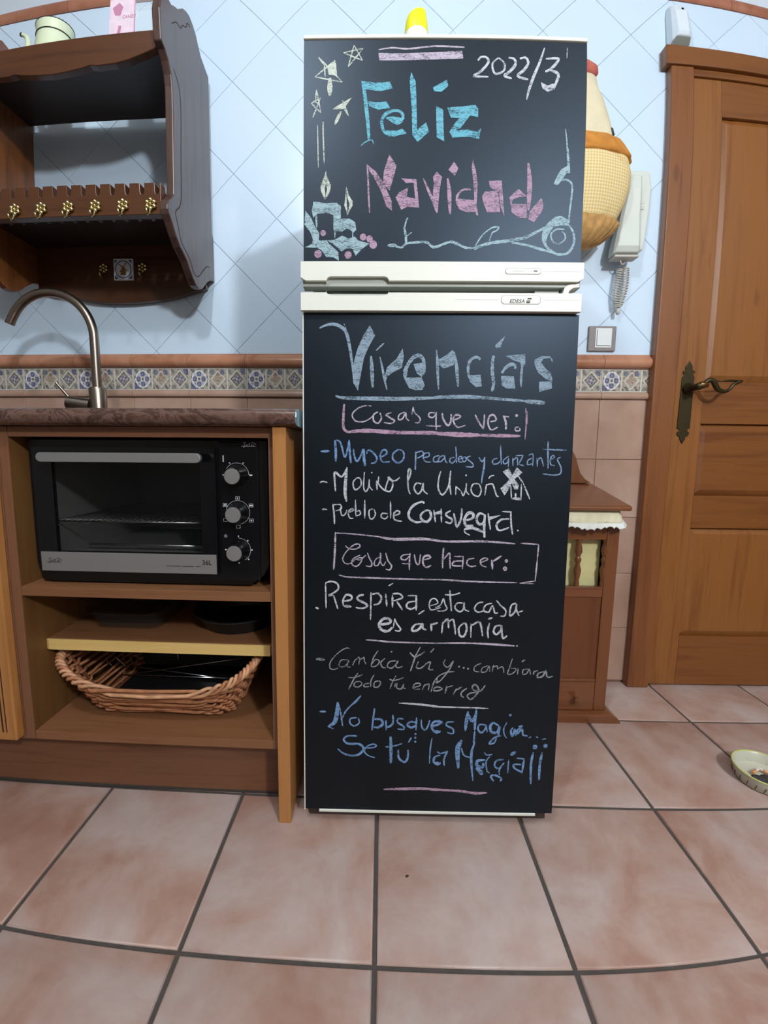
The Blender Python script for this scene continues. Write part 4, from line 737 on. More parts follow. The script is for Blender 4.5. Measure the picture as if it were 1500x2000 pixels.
# dishes on the middle shelf
t = thing('glass_dish', 'clear glass oven dish on the shelf under the oven', 'dish', (-.690,-.38,.3836))
def rr(cx, cy, hx, hy, z, r, n=6):
    P = []
    for qx,qy,a0 in ((1,1,0),(-1,1,90),(-1,-1,180),(1,-1,270)):
        for k in range(n+1):
            a = math.radians(a0+90*k/n); P.append((cx+qx*(hx-r)+r*cos(a), cy+qy*(hy-r)+r*sin(a), z))
    return P
def loft(rings, cap=True):
    m = MB(); n_ = len(rings[0]); m.v = [v for R in rings for v in R]
    for i in range(len(rings)-1):
        for k in range(n_): m.f.append((i*n_+k,i*n_+(k+1)%n_,(i+1)*n_+(k+1)%n_,(i+1)*n_+k))
    if cap: m.f += [tuple(range(n_)), tuple(range((len(rings)-1)*n_,len(rings)*n_))]
    m.mi = [0]*len(m.f); return m
obj('bowl', loft([rr(-.690,-.38,.075,.080,.3837,.03),rr(-.690,-.38,.085,.090,.3850,.03),rr(-.690,-.38,.095,.100,.4250,.035),rr(-.690,-.38,.105,.110,.4270,.04),rr(-.690,-.38,.105,.110,.4290,.04),rr(-.690,-.38,.092,.097,.4280,.035),rr(-.690,-.38,.082,.087,.3880,.03)]), M['dish_glass'], t, smooth='auto')
t = thing('pan', 'dark round baking pan on the right of the shelf under the oven', 'pan', (-.420,-.40,.3836))
obj('bowl', MB().lathe([(.085,.3837),(.092,.3850),(.108,.418),(.116,.420),(.116,.4225),(.105,.421),(.090,.388),(0,.3875)], 40, (-.420,-.395,0)), M['black_matt'], t, smooth='auto')

# wicker basket
bk = thing('wicker_basket', 'long brown wicker basket with raised ends on the cabinet bottom', 'basket', (-.580,-.40,.187))
def bpath(t, f):   # t 0..1 round, f 0 bottom 1 top
    hx, hy = .175+.068*f, .115+.045*f; cx, cy = -.585, -.395; n_ = 7.0
    a = 2*pi*t; c, s_ = cos(a), sin(a)
    x_ = math.copysign(abs(c)**(2/n_), c)*hx; y_ = math.copysign(abs(s_)**(2/n_), s_)*hy
    top = .272+.070*abs(x_/hx)**3.2 + .006*sin(a*1.0)
    return Vector((cx+x_, cy+y_, .191+(top-.191)*f))
NSt = 44
mb = MB()
for r_ in range(11):
    f = .05+.87*r_/10; P = []
    for k in range(176):
        t_ = k/176; p = bpath(t_, f); q = bpath(t_, f+.01); c_ = Vector((-.585,-.395,p.z)); o_ = (p-c_).normalized()
        P.append(p+o_*(.0045*sin(2*pi*t_*NSt/2+pi*r_))+Vector((0,0,.0025*sin(t_*60+r_*2.1))))
    mb.tube(P, .0042 if r_ != 4 else .0030, 5, closed=True)
obj('weave', mb, M['wicker'], bk, smooth=True, kind='stuff')
mb = MB()
for k in range(NSt):
    mb.tube([bpath(k/NSt+(.5*(i/6)*1.2/NSt if k%2 else -.5*(i/6)*1.2/NSt), i/6) for i in range(7)], .0026, 5)
obj('stakes', mb, M['wicker_dark'], bk, smooth=True, kind='stuff')
for ph in range(3):
    P = []
    for k in range(220):
        t_ = k/220; p = bpath(t_, 1.0); c_ = Vector((-.585,-.395,p.z)); o_ = (p-c_).normalized(); a = 2*pi*(t_*19)+ph*2*pi/3
        P.append(p+o_*(.0066*cos(a))+Vector((0,0,.0070*sin(a))))
    obj('rim_strand', MB().tube(P, .0044, 6, closed=True), M['wicker_pale'] if ph else M['wicker'], bk, smooth=True)
obj('base', loft([rr(-.585,-.395,.172,.112,.1875,.06),rr(-.585,-.395,.172,.112,.1925,.06)]), M['wicker_dark'], bk)
# black wire rack lying behind in the basket
t = thing('wire_rack', 'black tray with crossed chrome wires standing inside the wicker basket', 'rack', (-.60,-.36,.19))
mb = MB().add([(-.745,-.300,.200),(-.425,-.300,.200),(-.36,-.262,.345),(-.82,-.262,.345),(-.745,-.306,.200),(-.425,-.306,.200),(-.36,-.268,.345),(-.82,-.268,.345)],
              [(0,1,2,3),(4,7,6,5),(0,4,5,1),(1,5,6,2),(2,6,7,3),(3,7,4,0)])
mb.box(-.745,-.425,-.478,-.308,.1935,.1985)
obj('tray', mb, M['black_matt'], t, kind='stuff')
mb = MB()
for a, b in (((-.764,.205),(-.420,.268)),((-.725,.232),(-.468,.204)),((-.835,.272),(-.775,.212)),((-.802,.275),(-.755,.232)),((-.607,.275),(-.605,.252))):
    mb.tube([(a[0],-.38,a[1]),(b[0],-.38,b[1])], .0015, 6)
mb.tube([(-.775,-.38,.207),(-.46,-.38,.207)], .0015, 6)
obj('wires', mb, M['wire'], t, smooth=True)

# ------------------------------------------------------------------ wall plate rack
rk = thing('plate_rack', 'dark stained wooden wall rack with scalloped sides above the worktop', 'shelf', (-.935,-.15,1.32))
ct = [(-.333,1.930),(-.325,1.972),(-.305,1.990),(-.290,1.998),(-.270,1.999),(-.256,2.010),(-.241,2.019),(-.226,2.024),(-.213,2.040),(-.200,2.056),(-.180,2.068),(-.159,2.075),(-.133,2.071),(-.110,2.060),(-.092,2.043),(-.076,2.030),(-.045,2.022),(-.017,2.016),
      (-.014,1.903),(-.014,1.54),(-.003,1.529),(-.002,1.39),(-.024,1.386),(-.046,1.376),(-.065,1.362),(-.083,1.346),(-.098,1.332),(-.113,1.324),(-.130,1.321),(-.145,1.324),(-.165,1.336),(-.185,1.353),(-.201,1.370),(-.220,1.380),(-.240,1.389),(-.261,1.407),(-.284,1.433),(-.298,1.446),(-.303,1.456),(-.303,1.468),(-.297,1.480),(-.278,1.498),(-.266,1.514),(-.264,1.54),(-.262,1.617),(-.260,1.737),(-.262,1.790),(-.268,1.815),(-.282,1.838),(-.300,1.852),(-.320,1.858)]
side_r = obj('side_panel', MB().prism(ct, 0, -.645, -.623), M['rack_side'], rk, .003)
side_l = obj('side_panel', MB().prism(ct, 0, -1.247, -1.225), M['rack_left'], rk, .003)
mb = MB()
def groove(P, x_):
    P = catmull(P, 4)
    for a, b in zip(P[:-1],P[1:]):
        dy, dz = b[0]-a[0], b[1]-a[1]; l = math.hypot(dy,dz)
        if l < 1e-6: continue
        ny, nz = -dz/l*.0012, dy/l*.0012
        mb.add([(x_,a[0]+ny,a[1]+nz),(x_,a[0]-ny,a[1]-nz),(x_,b[0]-ny,b[1]-nz),(x_,b[0]+ny,b[1]+nz)], [(0,1,2,3)])
groove([(-.266,1.950),(-.240,1.978),(-.215,1.985),(-.202,2.005),(-.180,2.020),(-.173,2.039),(-.153,2.045)], -.6226)
obj('groove', mb, M['dark_gap'], side_r, kind='open'); mb = MB()
groove([(-.255,1.84),(-.221,1.813),(-.215,1.731),(-.220,1.647),(-.223,1.544),(-.235,1.50),(-.261,1.471),(-.250,1.445),(-.231,1.406),(-.186,1.385),(-.158,1.354),(-.126,1.358),(-.091,1.391),(-.061,1.415),(-.040,1.420)], -.6226)
obj('groove', mb, M['dark_gap'], side_r, kind='open')
obj('top_shelf', MB().box(-1.2248,-.6452,-.282,-.032,1.885,1.899), M['rack_shaded'], rk, .001)
top = [(-1.2248,1.901),(-.6452,1.901)]
bot = [(-.6452,1.855),(-.679,1.842),(-.720,1.829),(-.756,1.822),(-.807,1.820),(-.827,1.823),(-.847,1.818),(-.890,1.812),(-.935,1.809),(-.980,1.812),(-1.023,1.818),(-1.043,1.823),(-1.063,1.820),(-1.114,1.822),(-1.150,1.829),(-1.191,1.842),(-1.2248,1.855)]
obj('front_rail', MB().prism(top+bot, 1, -.304, -.2825), M['rack_wood'], rk, .002)
# toothed plate rail
P = [(-1.2248,1.448),(-.6452,1.448)]; zt_, zs = 1.527, 1.499
P.append((-.6452,zt_)); x_ = -.6505; pitch = .0402
teeth = []
k = 0
x_ = -.6490
while x_-pitch > -1.22:
    s0 = x_; s1 = x_-.0125           # slot
    teeth += [(s0-.0005,zt_),(s0-.0015,zs+.006),(s0-.0035,zs),(s1+.0025,zs),(s1+.0005,zs+.006),(s1,zt_)]
    x_ -= pitch
P += teeth+[(-1.2248,zt_)]
obj('plate_rail', MB().prism(P, 1, -.294, -.270), M['rack_wood'], rk, .0012)
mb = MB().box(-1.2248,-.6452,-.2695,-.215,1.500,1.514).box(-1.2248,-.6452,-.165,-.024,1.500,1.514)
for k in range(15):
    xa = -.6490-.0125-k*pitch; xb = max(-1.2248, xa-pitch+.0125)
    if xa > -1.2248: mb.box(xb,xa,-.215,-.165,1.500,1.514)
obj('lower_shelf', mb, M['rack_shaded'], rk)
bb = [(-1.2248,1.515),(-.6452,1.515),(-.6452,1.362),(-.664,1.357),(-.700,1.347),(-.749,1.334),(-.800,1.326),(-.848,1.322),(-.890,1.319),(-.935,1.318),(-.980,1.319),(-1.022,1.322),(-1.070,1.330),(-1.121,1.340),(-1.170,1.347),(-1.206,1.357),(-1.2248,1.362)]
obj('back_board', MB().prism(bb, 1, -.0235, -.0035), M['rack_wood'], rk, .002)
def hook_mesh():
    m = MB()
    for k in range(6):
        a = k*pi/3+pi/6
        m.lathe([(0,-.0042),(.0030,-.0034),(.0044,-.001),(.0044,.0005),(.0030,.0015),(0,.0016)], 8, (.0078*cos(a),-.003,.0078*sin(a)), axis='y')
    m.lathe([(.0032,0),(.0036,-.004),(.002,-.007),(0,-.0075)], 10, (0,0,0), axis='y')
    m.tube([(0,-.004,-.003),(0,-.006,-.013),(0,-.009,-.020),(0,-.015,-.023),(0,-.020,-.020),(0,-.021,-.015)], [.0022,.0018,.0020,.0020,.0020,.0028], 8)
    m.v = [(a*1.42,b*1.2,c*1.42) for a,b,c in m.v]; return m
hm = None
for i in range(7):
    loc = (-.672-i*.0757, -.2945, 1.471-.0006*i)
    if hm is None: o = obj('brass_hook', hook_mesh(), M['brass'], rk, smooth=True); hm = o.data; b0 = ORG[rk.name]; hm.transform(Matrix.Translation(b0))
    else: o = share(hm, 'brass_hook', (0,0,0), rk)
    o.location = Vector(loc)-Vector(ORG[rk.name])
for x_ in (-.990,-.856):
    o = share(hm, 'brass_hook', Vector((x_,-.024,1.430))-Vector(ORG[rk.name]), rk)
pq = obj('tile_plaque', MB().box(-.954,-.887,-.0300,-.0238,1.389,1.458), M['plaque'], rk, .002, label='small white tile with blue circle and windmill')
mb = MB(); cx, cz = -.9205, 1.4235
n_ = 32; A = [2*pi*k/n_ for k in range(n_+1)]
mb.add([(cx+.0255*cos(a),-.0303,cz+.0255*sin(a)) for a in A]+[(cx+.0280*cos(a),-.0303,cz+.0280*sin(a)) for a in A], [(k,k+1,k+2+n_,k+1+n_) for k in range(n_)])
for sx in (-1,1):
    for sz in (-1,1):
        for dx_, dz_ in ((0,0),(.0045,0),(0,.0045)): mb.add([(cx+sx*(.0270-dx_)+.0025*cos(a),-.0303,cz+sz*(.0275-dz_)+.0025*sin(a)) for a in A[:-1:4]], [tuple(range(8))])
obj('blue_print', mb, M['cobalt'], pq, kind='open')
mb = MB().add([(cx-.010,-.0303,cz-.018),(cx+.010,-.0303,cz-.018),(cx+.006,-.0303,cz+.006),(cx,-.0303,cz+.012),(cx-.006,-.0303,cz+.006)], [(0,1,2,3,4)])
for a in (pi/4,3*pi/4,5*pi/4,7*pi/4):
    c_, s_ = cos(a), sin(a); mb.add([(cx+c_*.003-s_*.0015,-.0304,cz+.006+s_*.003+c_*.0015),(cx+c_*.018-s_*.0035,-.0304,cz+.006+s_*.018+c_*.0035),(cx+c_*.018+s_*.0005,-.0304,cz+.006+s_*.018-c_*.0005),(cx+c_*.003,-.0304,cz+.006+s_*.003)], [(0,1,2,3)])
obj('windmill_print', mb, M['ochre'], pq, kind='open')

# jug and jar on top of the rack
ZS = 1.8995
t = thing('enamel_jug', 'pale green enamel jug with black rim and spout on the rack top', 'jug', (-1.05,-.15,ZS))
J = (-1.050,-.150,ZS)
obj('body', MB().lathe([(.0,.0),(.054,.001),(.056,.01),(.054,.11),(.050,.150),(.0505,.155),(.0545,.185),(.0525,.186),(.0485,.155),(.046,.145),(.050,.11),(.052,.01),(0,.005)], 36, J), M['cream_enamel'], t, smooth='auto')
for r_, z_ in ((.0540,.1855),(.0510,.1535)):
    obj('rim_line', MB().tube([(J[0]+r_*cos(a),J[1]+r_*sin(a),J[2]+z_) for a in [2*pi*k/32 for k in range(32)]], .0018, 6, closed=True), M['black_rim'], t, smooth=True)
sp_ = obj('spout', MB().tube(catmull([(-1.100,-.150,ZS+.02),(-1.128,-.150,ZS+.045),(-1.140,-.150,ZS+.10),(-1.140,-.150,ZS+.155),(-1.148,-.150,ZS+.180),(-1.164,-.150,ZS+.192)],4), [.012-.006*i/20 for i in range(21)], 12), M['cream_enamel'], t, smooth='auto')
obj('spout_lip', MB().tube([(-1.163,-.150,ZS+.1905),(-1.168,-.150,ZS+.1930)], .0066, 12), M['black_rim'], sp_)
t = thing('candy_jar', 'square glass candy jar with pink printed label on the rack top', 'jar', (-.7780,-.15,ZS))
obj('glass', loft([rr(-.7760,-.150,.058,.050,ZS+.0005,.012),rr(-.7760,-.150,.060,.052,ZS+.004,.012),rr(-.7760,-.150,.060,.052,ZS+.205,.014),rr(-.7760,-.150,.046,.042,ZS+.236,.02),rr(-.7760,-.150,.042,.040,ZS+.256,.02),rr(-.7760,-.150,.038,.036,ZS+.256,.02),rr(-.7760,-.150,.056,.048,ZS+.202,.012),rr(-.7760,-.150,.056,.048,ZS+.006,.012)]), M['glass'], t, smooth='auto')
obj('lid', loft([rr(-.7760,-.150,.046,.044,ZS+.2565,.02),rr(-.7760,-.150,.048,.046,ZS+.271,.02),rr(-.7760,-.150,.030,.028,ZS+.283,.02)]), M['glass'], t, smooth='auto')
obj('sweets', loft([rr(-.7720,-.150,.050,.042,ZS+.0075,.012),rr(-.7720,-.150,.050,.042,ZS+.032,.012)]), M['jar_food'], t)
lb = obj('label', MB().box(-.8390,-.7620,-.2040,-.2022,ZS+.004,ZS+.202), M['jar_label'], t)
mb = MB().prism([(-.8300,ZS+.175),(-.8100,ZS+.190),(-.7980,ZS+.175),(-.8060,ZS+.150),(-.8220,ZS+.152)], 1, -.2044, -.2041)
mb.prism([(-.8280,ZS+.020),(-.8180,ZS+.080),(-.8100,ZS+.120),(-.8020,ZS+.118),(-.8080,ZS+.070),(-.7900,ZS+.030),(-.7960,ZS+.026),(-.8120,ZS+.060),(-.8220,ZS+.018)], 1, -.2044, -.2041)
mb.box(-.7645,-.7622,-.2044,-.2041,ZS+.004,ZS+.202)
obj('label_picture', mb, M['jar_pink'], lb)
text('CANDY', .0130, -.7995, -.2046, ZS+.140, M['jar_pink'], lb, sx=.9)

# ------------------------------------------------------------------ cloth bag hanging beside the fridge
bg = thing('cloth_bag', 'cream and yellow checked cloth bag hanging on wall half behind the refrigerator', 'bag', (.50,-.085,1.44))
n = N('yellow_gingham_cotton'); tc = n.new('TexCoord'); sep = n.new('SeparateXYZ'); n.ln(tc.outputs['Object'], sep.inputs[0])
def stripe(sock, per):
    m1 = n.new('Math', operation='MULTIPLY', i1=1/per); n.ln(sock, m1.inputs[0]); m2 = n.new('Math', operation='FRACT'); n.ln(m1.outputs[0], m2.inputs[0])
    m3 = n.new('Math', operation='LESS_THAN', i1=.5); n.ln(m2.outputs[0], m3.inputs[0]); return m3.outputs[0]
a_ = stripe(sep.outputs[0], .0085); b_ = stripe(sep.outputs[2], .0085)
ad = n.new('Math', operation='ADD'); n.ln(a_, ad.inputs[0]); n.ln(b_, ad.inputs[1]); hf = n.new('Math', operation='MULTIPLY', i1=.5); n.ln(ad.outputs[0], hf.inputs[0])
cc = n.ramp(hf.outputs[0], [(0,S(226,210,168)),(1,S(206,178,112))]); v = n.coord()
f_ = n.ramp(n.noise(v, 9, 3, .6, .5), [(.56,(0,0,0,1)),(.72,(.55,.55,.55,1))])
n.ln(n.mix(f_, cc, S(184,132,54)), n.p.inputs['Base Color']); n.p.inputs['Roughness'].default_value = .95; M['gingham'] = n.m
M['cream_cloth'] = mat('plain_cream_cloth', S(216,206,176), .95, var=.06, vscale=20)
M['brown_cloth'] = mat('orange_brown_binding', S(190,126,50), .9, var=.15, vscale=40)
M['ruffle'] = mat('brown_gathered_hem', S(178,138,84), .95, var=.25, vscale=50)
BX, BY = .50, -.085
wob = lambda amp, f, ph: (lambda a, z: 1+amp*sin(a*f+ph+z*8))
def bprof(P): return MB().lathe(P, 64, (BX,BY,0), 1.0, .42, wob=wob(.012,9,0))
obj('body', bprof([(0.060,1.468),(.110,1.492),(.146,1.530),(.168,1.575),(.180,1.620),(.182,1.655),(.172,1.695),(.150,1.730),(.118,1.745)]), M['gingham'], bg, smooth=True)
obj('upper_body', bprof([(.148,1.733),(.134,1.742),(.124,1.760),(.118,1.790),(.104,1.835),(.088,1.880),(.074,1.905),(.068,1.935),(0,1.945)]), M['cream_cloth'], bg, smooth=True)
obj('binding', MB().lathe([(.172,1.690),(.178,1.697),(.158,1.729),(.146,1.744),(.128,1.750)], 64, (BX,BY,0), 1.012, .435, wob=wob(.016,13,1)), M['brown_cloth'], bg, smooth=True)
obj('hem', MB().lathe([(.004,1.448),(.060,1.451),(.100,1.463),(.130,1.486),(.152,1.516),(.144,1.522),(.118,1.498)], 96, (BX,BY,0), 1.0, .44, wob=wob(.03,30,0)), M['ruffle'], bg, smooth=True)
obj('topknot', MB().lathe([(0,1.930),(.060,1.936),(.073,1.950),(.072,1.965),(.055,1.978),(0,1.985)], 32, (BX,BY,0), 1.0, .45), mat('dusty_red_wool', S(178,96,84), .95, var=.2, vscale=60), bg, smooth=True)
mb = MB().prism([(.596,1.786),(.612,1.781),(.618,1.762),(.606,1.770)], 1, -.108, -.098)
obj('stitched_face', mb, M['black_rim'], bg)

# ------------------------------------------------------------------ intercom phone, switch, sensor
ph = thing('intercom_phone', 'ivory wall intercom telephone with coiled cord between bag and door', 'telephone', (.72,-.02,1.45))
obj('base_plate', MB().prism([(.692,1.470),(.770,1.474),(.775,1.500),(.784,1.60),(.786,1.667),(.779,1.708),(.770,1.716),(.700,1.716)], 1, -.026, -.0003), M['phone'], ph, .006, seg=3)
mb = MB(); 
hs = loft([[(.660,-.028,1.448),(.742,-.028,1.448),(.742,-.052,1.452),(.734,-.060,1.454),(.668,-.060,1.454),(.660,-.052,1.452)],
           [(.660,-.028,1.466),(.742,-.028,1.466),(.742,-.058,1.468),(.733,-.068,1.470),(.668,-.068,1.470),(.660,-.058,1.468)],
           [(.678,-.028,1.560),(.740,-.028,1.560),(.740,-.052,1.560),(.733,-.060,1.560),(.685,-.060,1.560),(.678,-.052,1.560)],
           [(.690,-.028,1.640),(.738,-.028,1.640),(.738,-.054,1.640),(.731,-.064,1.640),(.697,-.064,1.640),(.690,-.054,1.640)],
           [(.694,-.028,1.688),(.738,-.028,1.688),(.738,-.052,1.684),(.731,-.060,1.682),(.700,-.060,1.682),(.694,-.052,1.684)]])
obj('handset', hs, M['phone'], ph, .003, seg=3)
obj('button', MB().box(.7475,.7640,-.0285,-.0262,1.598,1.688), M['phone'], ph, .002)
obj('button_line', MB().box(.7480,.7635,-.0289,-.0286,1.614,1.6155).box(.7480,.7635,-.0289,-.0286,1.604,1.6055), M['phone_grey'], ph)
obj('underside', MB().box(.664,.740,-.060,-.024,1.4395,1.4475), M['phone_grey'], ph, .003)
def coil(P, r, turns, rt):
    P = catmull(P, 10); n_ = turns*10; out = []
    for k in range(n_+1):
        f = k/n_*(len(P)-1); i = min(int(f), len(P)-2); u = f-i
        c = Vector(P[i]).lerp(Vector(P[i+1]), u); a = 2*pi*turns*k/n_
        out.append((c.x+r*cos(a), c.y+r*sin(a), c.z+.002*sin(a)))
    return MB().tube(out, rt, 5)
obj('coiled_cord', coil([(.704,-.022,1.420),(.700,-.022,1.385),(.697,-.022,1.34),(.703,-.022,1.302)], .0085, 17, .0019), M['phone_grey'], ph, smooth=True)
obj('coiled_cord', coil([(.722,-.022,1.425),(.724,-.022,1.39),(.720,-.022,1.345),(.708,-.022,1.305)], .0085, 16, .0019), M['phone_grey'], ph, smooth=True)
obj('cord_end', MB().tube(catmull([(.690,-.040,1.452),(.690,-.045,1.435),(.700,-.040,1.425),(.710,-.035,1.436),(.700,-.022,1.425)],4), .0018, 6), M['phone_grey'], ph, smooth=True)
obj('cord_loop', MB().lathe([(0,1.277),(.006,1.280),(.0065,1.290),(.004,1.302),(0,1.304)], 12, (.706,-.022,0)), M['phone_grey'], ph, smooth=True)
sw = thing('light_switch', 'taupe-framed white light switch beside the refrigerator', 'switch', (.6685,-.005,1.166))
obj('frame', MB().box(.6240,.7135,-.0085,-.0003,1.1665,1.2465), M['taupe'], sw, .002)
rk_ = obj('plate', MB().box(.6450,.6985,-.0105,-.0087,1.1765,1.2395), M['switch_white'], sw, .001)
obj('rocker', MB().box(.6500,.6945,-.0125,-.0107,1.1830,1.2340), M['switch_white'], sw, .0008)
obj('rocker_gap', MB().box(.6490,.6499,-.0110,-.0106,1.182,1.235).box(.649,.6955,-.0110,-.0106,1.1815,1.1826), M['print_grey'], sw)
se = thing('motion_sensor', 'white alarm motion sensor mounted on wall above the door frame', 'sensor', (.86,-.02,2.105))
mb = loft([[(.836,-.0005,2.112),(.902,-.0005,2.112),(.900,-.030,2.125),(.886,-.046,2.128),(.850,-.046,2.128),(.838,-.030,2.125)],
           [(.836,-.0005,2.140),(.902,-.0005,2.140),(.900,-.034,2.140),(.886,-.052,2.140),(.850,-.052,2.140),(.838,-.034,2.140)],
           [(.837,-.0005,2.225),(.901,-.0005,2.225),(.899,-.030,2.222),(.886,-.044,2.218),(.850,-.044,2.218),(.839,-.030,2.222)],
           [(.842,-.0005,2.258),(.896,-.0005,2.258),(.893,-.020,2.254),(.882,-.030,2.250),(.854,-.030,2.250),(.844,-.020,2.254)]])
obj('housing', mb, M['sensor'], se, .004, seg=3)
obj('lens', MB().lathe([(.0042,-.0415),(.0044,-.0395),(.004,-.036)], 18, (.874,0,2.228), axis='y'), M['lens'], se)
obj('chin', loft([[(.838,-.0005,2.104),(.900,-.0005,2.104),(.900,-.014,2.104),(.838,-.014,2.104)],[(.838,-.0005,2.1115),(.900,-.0005,2.1115),(.893,-.044,2.1265),(.845,-.044,2.1265)]]), M['sensor_grey'], se, .001)

# ------------------------------------------------------------------ small wooden cupboard right of the fridge
bc = thing('bread_cupboard', 'small reddish wooden cupboard with spindles beside the refrigerator', 'cupboard', (.50,-.11,0))
x0, x1, yf = .345, .655, -.205
obj('base', MB().prism([(x0-.008,.0),(x1+.040,.0),(x1+.036,.010),(x1+.012,.028),(x0-.004,.028),(x0-.006,.010)], 1, -.232, -.004), M['bc_wood_h'], bc, .002)
obj('side_panel', MB().box(x1-.018,x1,yf,-.004,.0282,.655), M['bc_wood'], bc, .001)
obj('side_panel', MB().box(x0,x0+.018,yf,-.004,.0282,.655), M['bc_wood'], bc, .001)
obj('back_panel', MB().box(x0+.0182,x1-.0182,-.012,-.004,.0282,.655), M['bc_wood'], bc)
obj('stile', MB().box(x1-.036,x1-.0002,yf-.004,yf+.012,.0284,.655), M['bc_wood'], bc, .0015)
obj('stile', MB().box(x0+.0002,x0+.036,yf-.004,yf+.012,.0284,.655), M['bc_wood'], bc, .0015)
obj('rail', MB().box(x0+.0362,x1-.0362,yf-.003,yf+.012,.5735,.655), M['bc_wood_h'], bc, .0015)
obj('rail', MB().box(x0+.0362,x1-.0362,yf-.003,yf+.012,.3960,.4280), M['bc_wood_h'], bc, .0015)
obj('lower_panel', MB().box(x0+.0362,x1-.0362,yf+.001,yf+.010,.1320,.3958), M['bc_panel'], bc)
obj('rail', MB().box(x0+.0362,x1-.0362,yf-.003,yf+.012,.1225,.1318), M['bc_wood_h'], bc, .0015)
dw = obj('drawer', MB().box(x0+.0364,x1-.0364,yf-.004,yf+.012,.0290,.1220), M['bc_wood_h'], bc, .002)
obj('knob', MB().lathe([(.004,yf-.004),(.004,yf-.012),(.0095,yf-.018),(.009,yf-.026),(0,yf-.029)], 18, (.558,0,.074), axis='y'), M['bc_wood'], dw, smooth='auto')
obj('curtain', MB().box(x0+.0362,x1-.0362,yf+.028,yf+.031,.4200,.5800), M['bc_cloth'], bc)
for k in range(3):
    xs = .4625+k*.0795
    pf = [(.008,.4281),(.008,.440),(.0065,.444),(.0105,.470),(.011,.480),(.006,.497),(.0085,.504),(.010,.512),(.006,.520),(.011,.535),(.0095,.550),(.0065,.562),(.008,.566),(.008,.5734)]
    obj('spindle', MB().lathe(pf, 14, (xs,yf+.006,0)), M['bc_wood'], bc, smooth='auto')
mb = MB().add([(x0-.006,-.240,.664),(x1+.014,-.240,.664),(x1+.014,-.004,.712),(x0-.006,-.004,.712),(x0-.006,-.240,.679),(x1+.014,-.240,.679),(x1+.014,-.004,.728),(x0-.006,-.004,.728)],
              [(0,3,2,1),(4,5,6,7),(0,1,5,4),(1,2,6,5),(2,3,7,6),(3,0,4,7)])
obj('lid', mb, M['bc_wood_h'], bc, .006, seg=3)
half = [(0,0),(0,0),(0,0),(.055,.868),(.095,.862),(.118,.852),(.135,.836),(.147,.815),(.155,.790),(.165,.762),(.180,.744),(.200,.731),(.200,.7285)]
P = [(.455+a,b) for a,b in half[3:]]+[(.545-a,b) for a,b in reversed(half[3:])]
obj('back_splat', MB().prism(P, 1, -.020, -.006), M['bc_wood'], bc, .002)
# lace runner hanging from under the lid
ru = thing('lace_runner', 'cream cotton runner with white scalloped lace edge on the wooden cupboard', 'cloth', (.50,-.225,.61))
def frill(z_top, z_bot, y0_, amp, ph, xa, xb, flare=0, scal=0):
    m = MB(); n_ = 90; R = []
    for r_ in range(6):
        f = r_/5
        for k in range(n_+1):
            t_ = k/n_; x_ = xa+(xb-xa)*t_
            e = max(0, (t_-.93)/.07); x_ += flare*f*(1 if t_ > .93 else 0)*e
            R.append((x_, y0_-f*.010+amp*f*sin(t_*70+ph)*1.0+e*e*.03, z_top+(z_bot-z_top)*f+scal*f*abs(sin(t_*55))+.004*sin(t_*17)*f+(.008*e)))
    m.v = R; m.f = [(r_*(n_+1)+k,r_*(n_+1)+k+1,(r_+1)*(n_+1)+k+1,(r_+1)*(n_+1)+k) for r_ in range(5) for k in range(n_)]; m.mi = [0]*len(m.f); return m
o = obj('cloth', frill(.6635,.624,-.222,.002,0,.342,.654,.012), M['lace'], ru, smooth=True, kind='open'); so = o.modifiers.new('s','SOLIDIFY'); so.thickness = .0015
o = obj('lace_edge', frill(.628,.610,-.233,.004,2,.340,.662,.010,.006), M['lace_w'], ru, smooth=True, kind='open'); so = o.modifiers.new('s','SOLIDIFY'); so.thickness = .0015

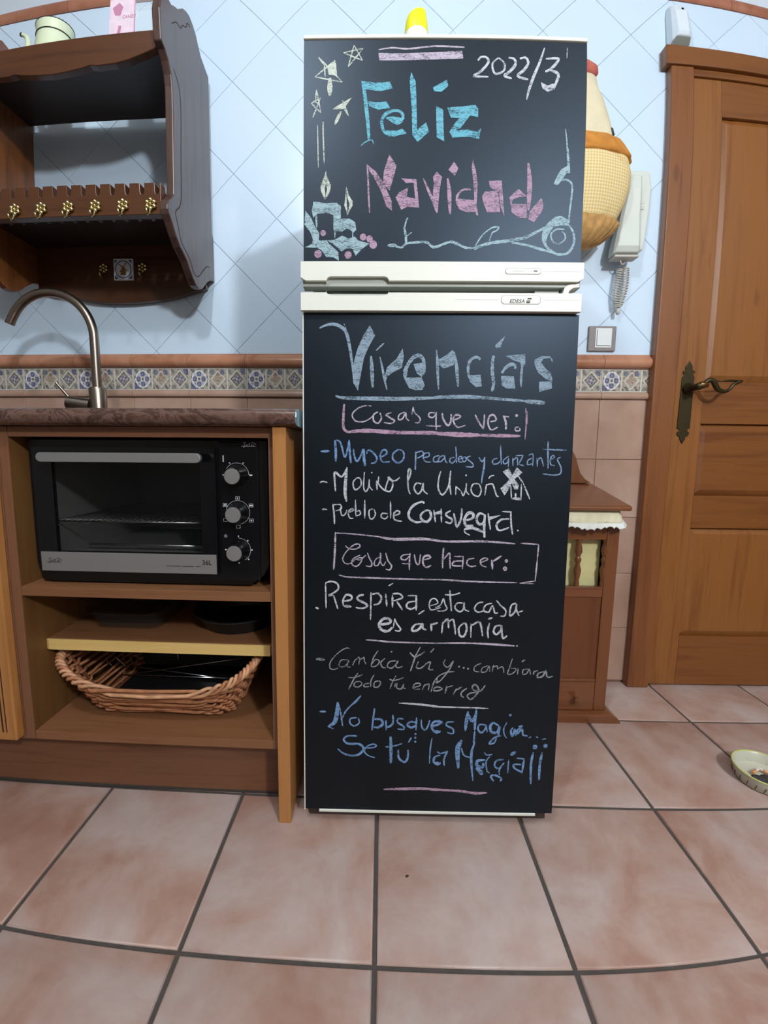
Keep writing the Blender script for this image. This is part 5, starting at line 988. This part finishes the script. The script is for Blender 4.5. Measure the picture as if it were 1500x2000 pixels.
# ------------------------------------------------------------------ ashtray on the floor
AX, AY = .936, -.452
at = thing('ashtray', 'round cream ceramic ashtray with green rim on the floor by the door', 'ashtray', (AX,AY,0))
obj('bowl', MB().lathe([(0,.0005),(.058,.0005),(.062,.004),(.068,.028),(.0695,.034),(.0675,.0355),(.0645,.033),(.060,.010),(.054,.006),(0,.006)], 48, (AX,AY,0)), M['ceramic'], at, smooth='auto')
obj('rim_glaze', MB().tube([(AX+.0682*cos(2*pi*k/40),AY+.0682*sin(2*pi*k/40),.0350) for k in range(40)], .0021, 6, closed=True), M['ceramic_rim'], at, smooth=True)
mb = MB()
for k in range(22):
    a = 2*pi*k/22; r0, r1 = .0640, .0675
    for dz_ in (0,): mb.tube([(AX+r0*cos(a),AY+r0*sin(a),.006),(AX+(r1)*cos(a+.06),AY+(r1)*sin(a+.06),.020)], .0009, 4)
obj('leaf_relief', mb, M['black_rim'], at)
o = tag(obj('ash_pile', MB().lathe([(.024,.0062),(.020,.010),(.010,.013),(0,.0135)], 20, (AX-.004,AY-.008,0), wob=lambda a,z: 1+.3*sin(a*3)+.15*sin(a*7)), M['ash'], org=(AX,AY,.006), kind='stuff'), 'dark grey ash heaped in the ashtray', 'ash')
LB = ['orange cigarette butt lying at the left of the ash', 'orange cigarette butt pointing to the door in the ashtray', 'orange cigarette butt nearest the camera in the ashtray', 'orange cigarette butt at the right side of the ashtray']
for k, (dx_, dy_, a) in enumerate(((-.012,.014,.4),(.016,.012,2.2),(.006,-.032,1.1),(.034,-.010,2.9))):
    p = Vector((AX+dx_,AY+dy_,.0150)); d_ = Vector((cos(a),sin(a),.10)).normalized()
    t = thing('cigarette_butt', LB[k], 'cigarette butt', tuple(p), 'cigarette butts in the ashtray')
    obj('filter', MB().tube([p-d_*.010,p+d_*.006], .0036, 10), M['butt'], t, smooth='auto')
    obj('paper', MB().tube([p+d_*.0062,p+d_*.015], [.0035,.0028], 10), M['paper'], t, smooth='auto')

tag(obj('crumb', MB().lathe([(.0018,.0),(.0026,.0008),(.0016,.0018),(0,.0021)], 9, (.0039,-.7098,.0002), sx=1.3, wob=lambda a,z: 1+.25*sin(2*a)), M['dark_gap'], org=(.0039,-.7098,.0002)), 'tiny dark crumb lying alone on the floor tile before the refrigerator', 'crumb')
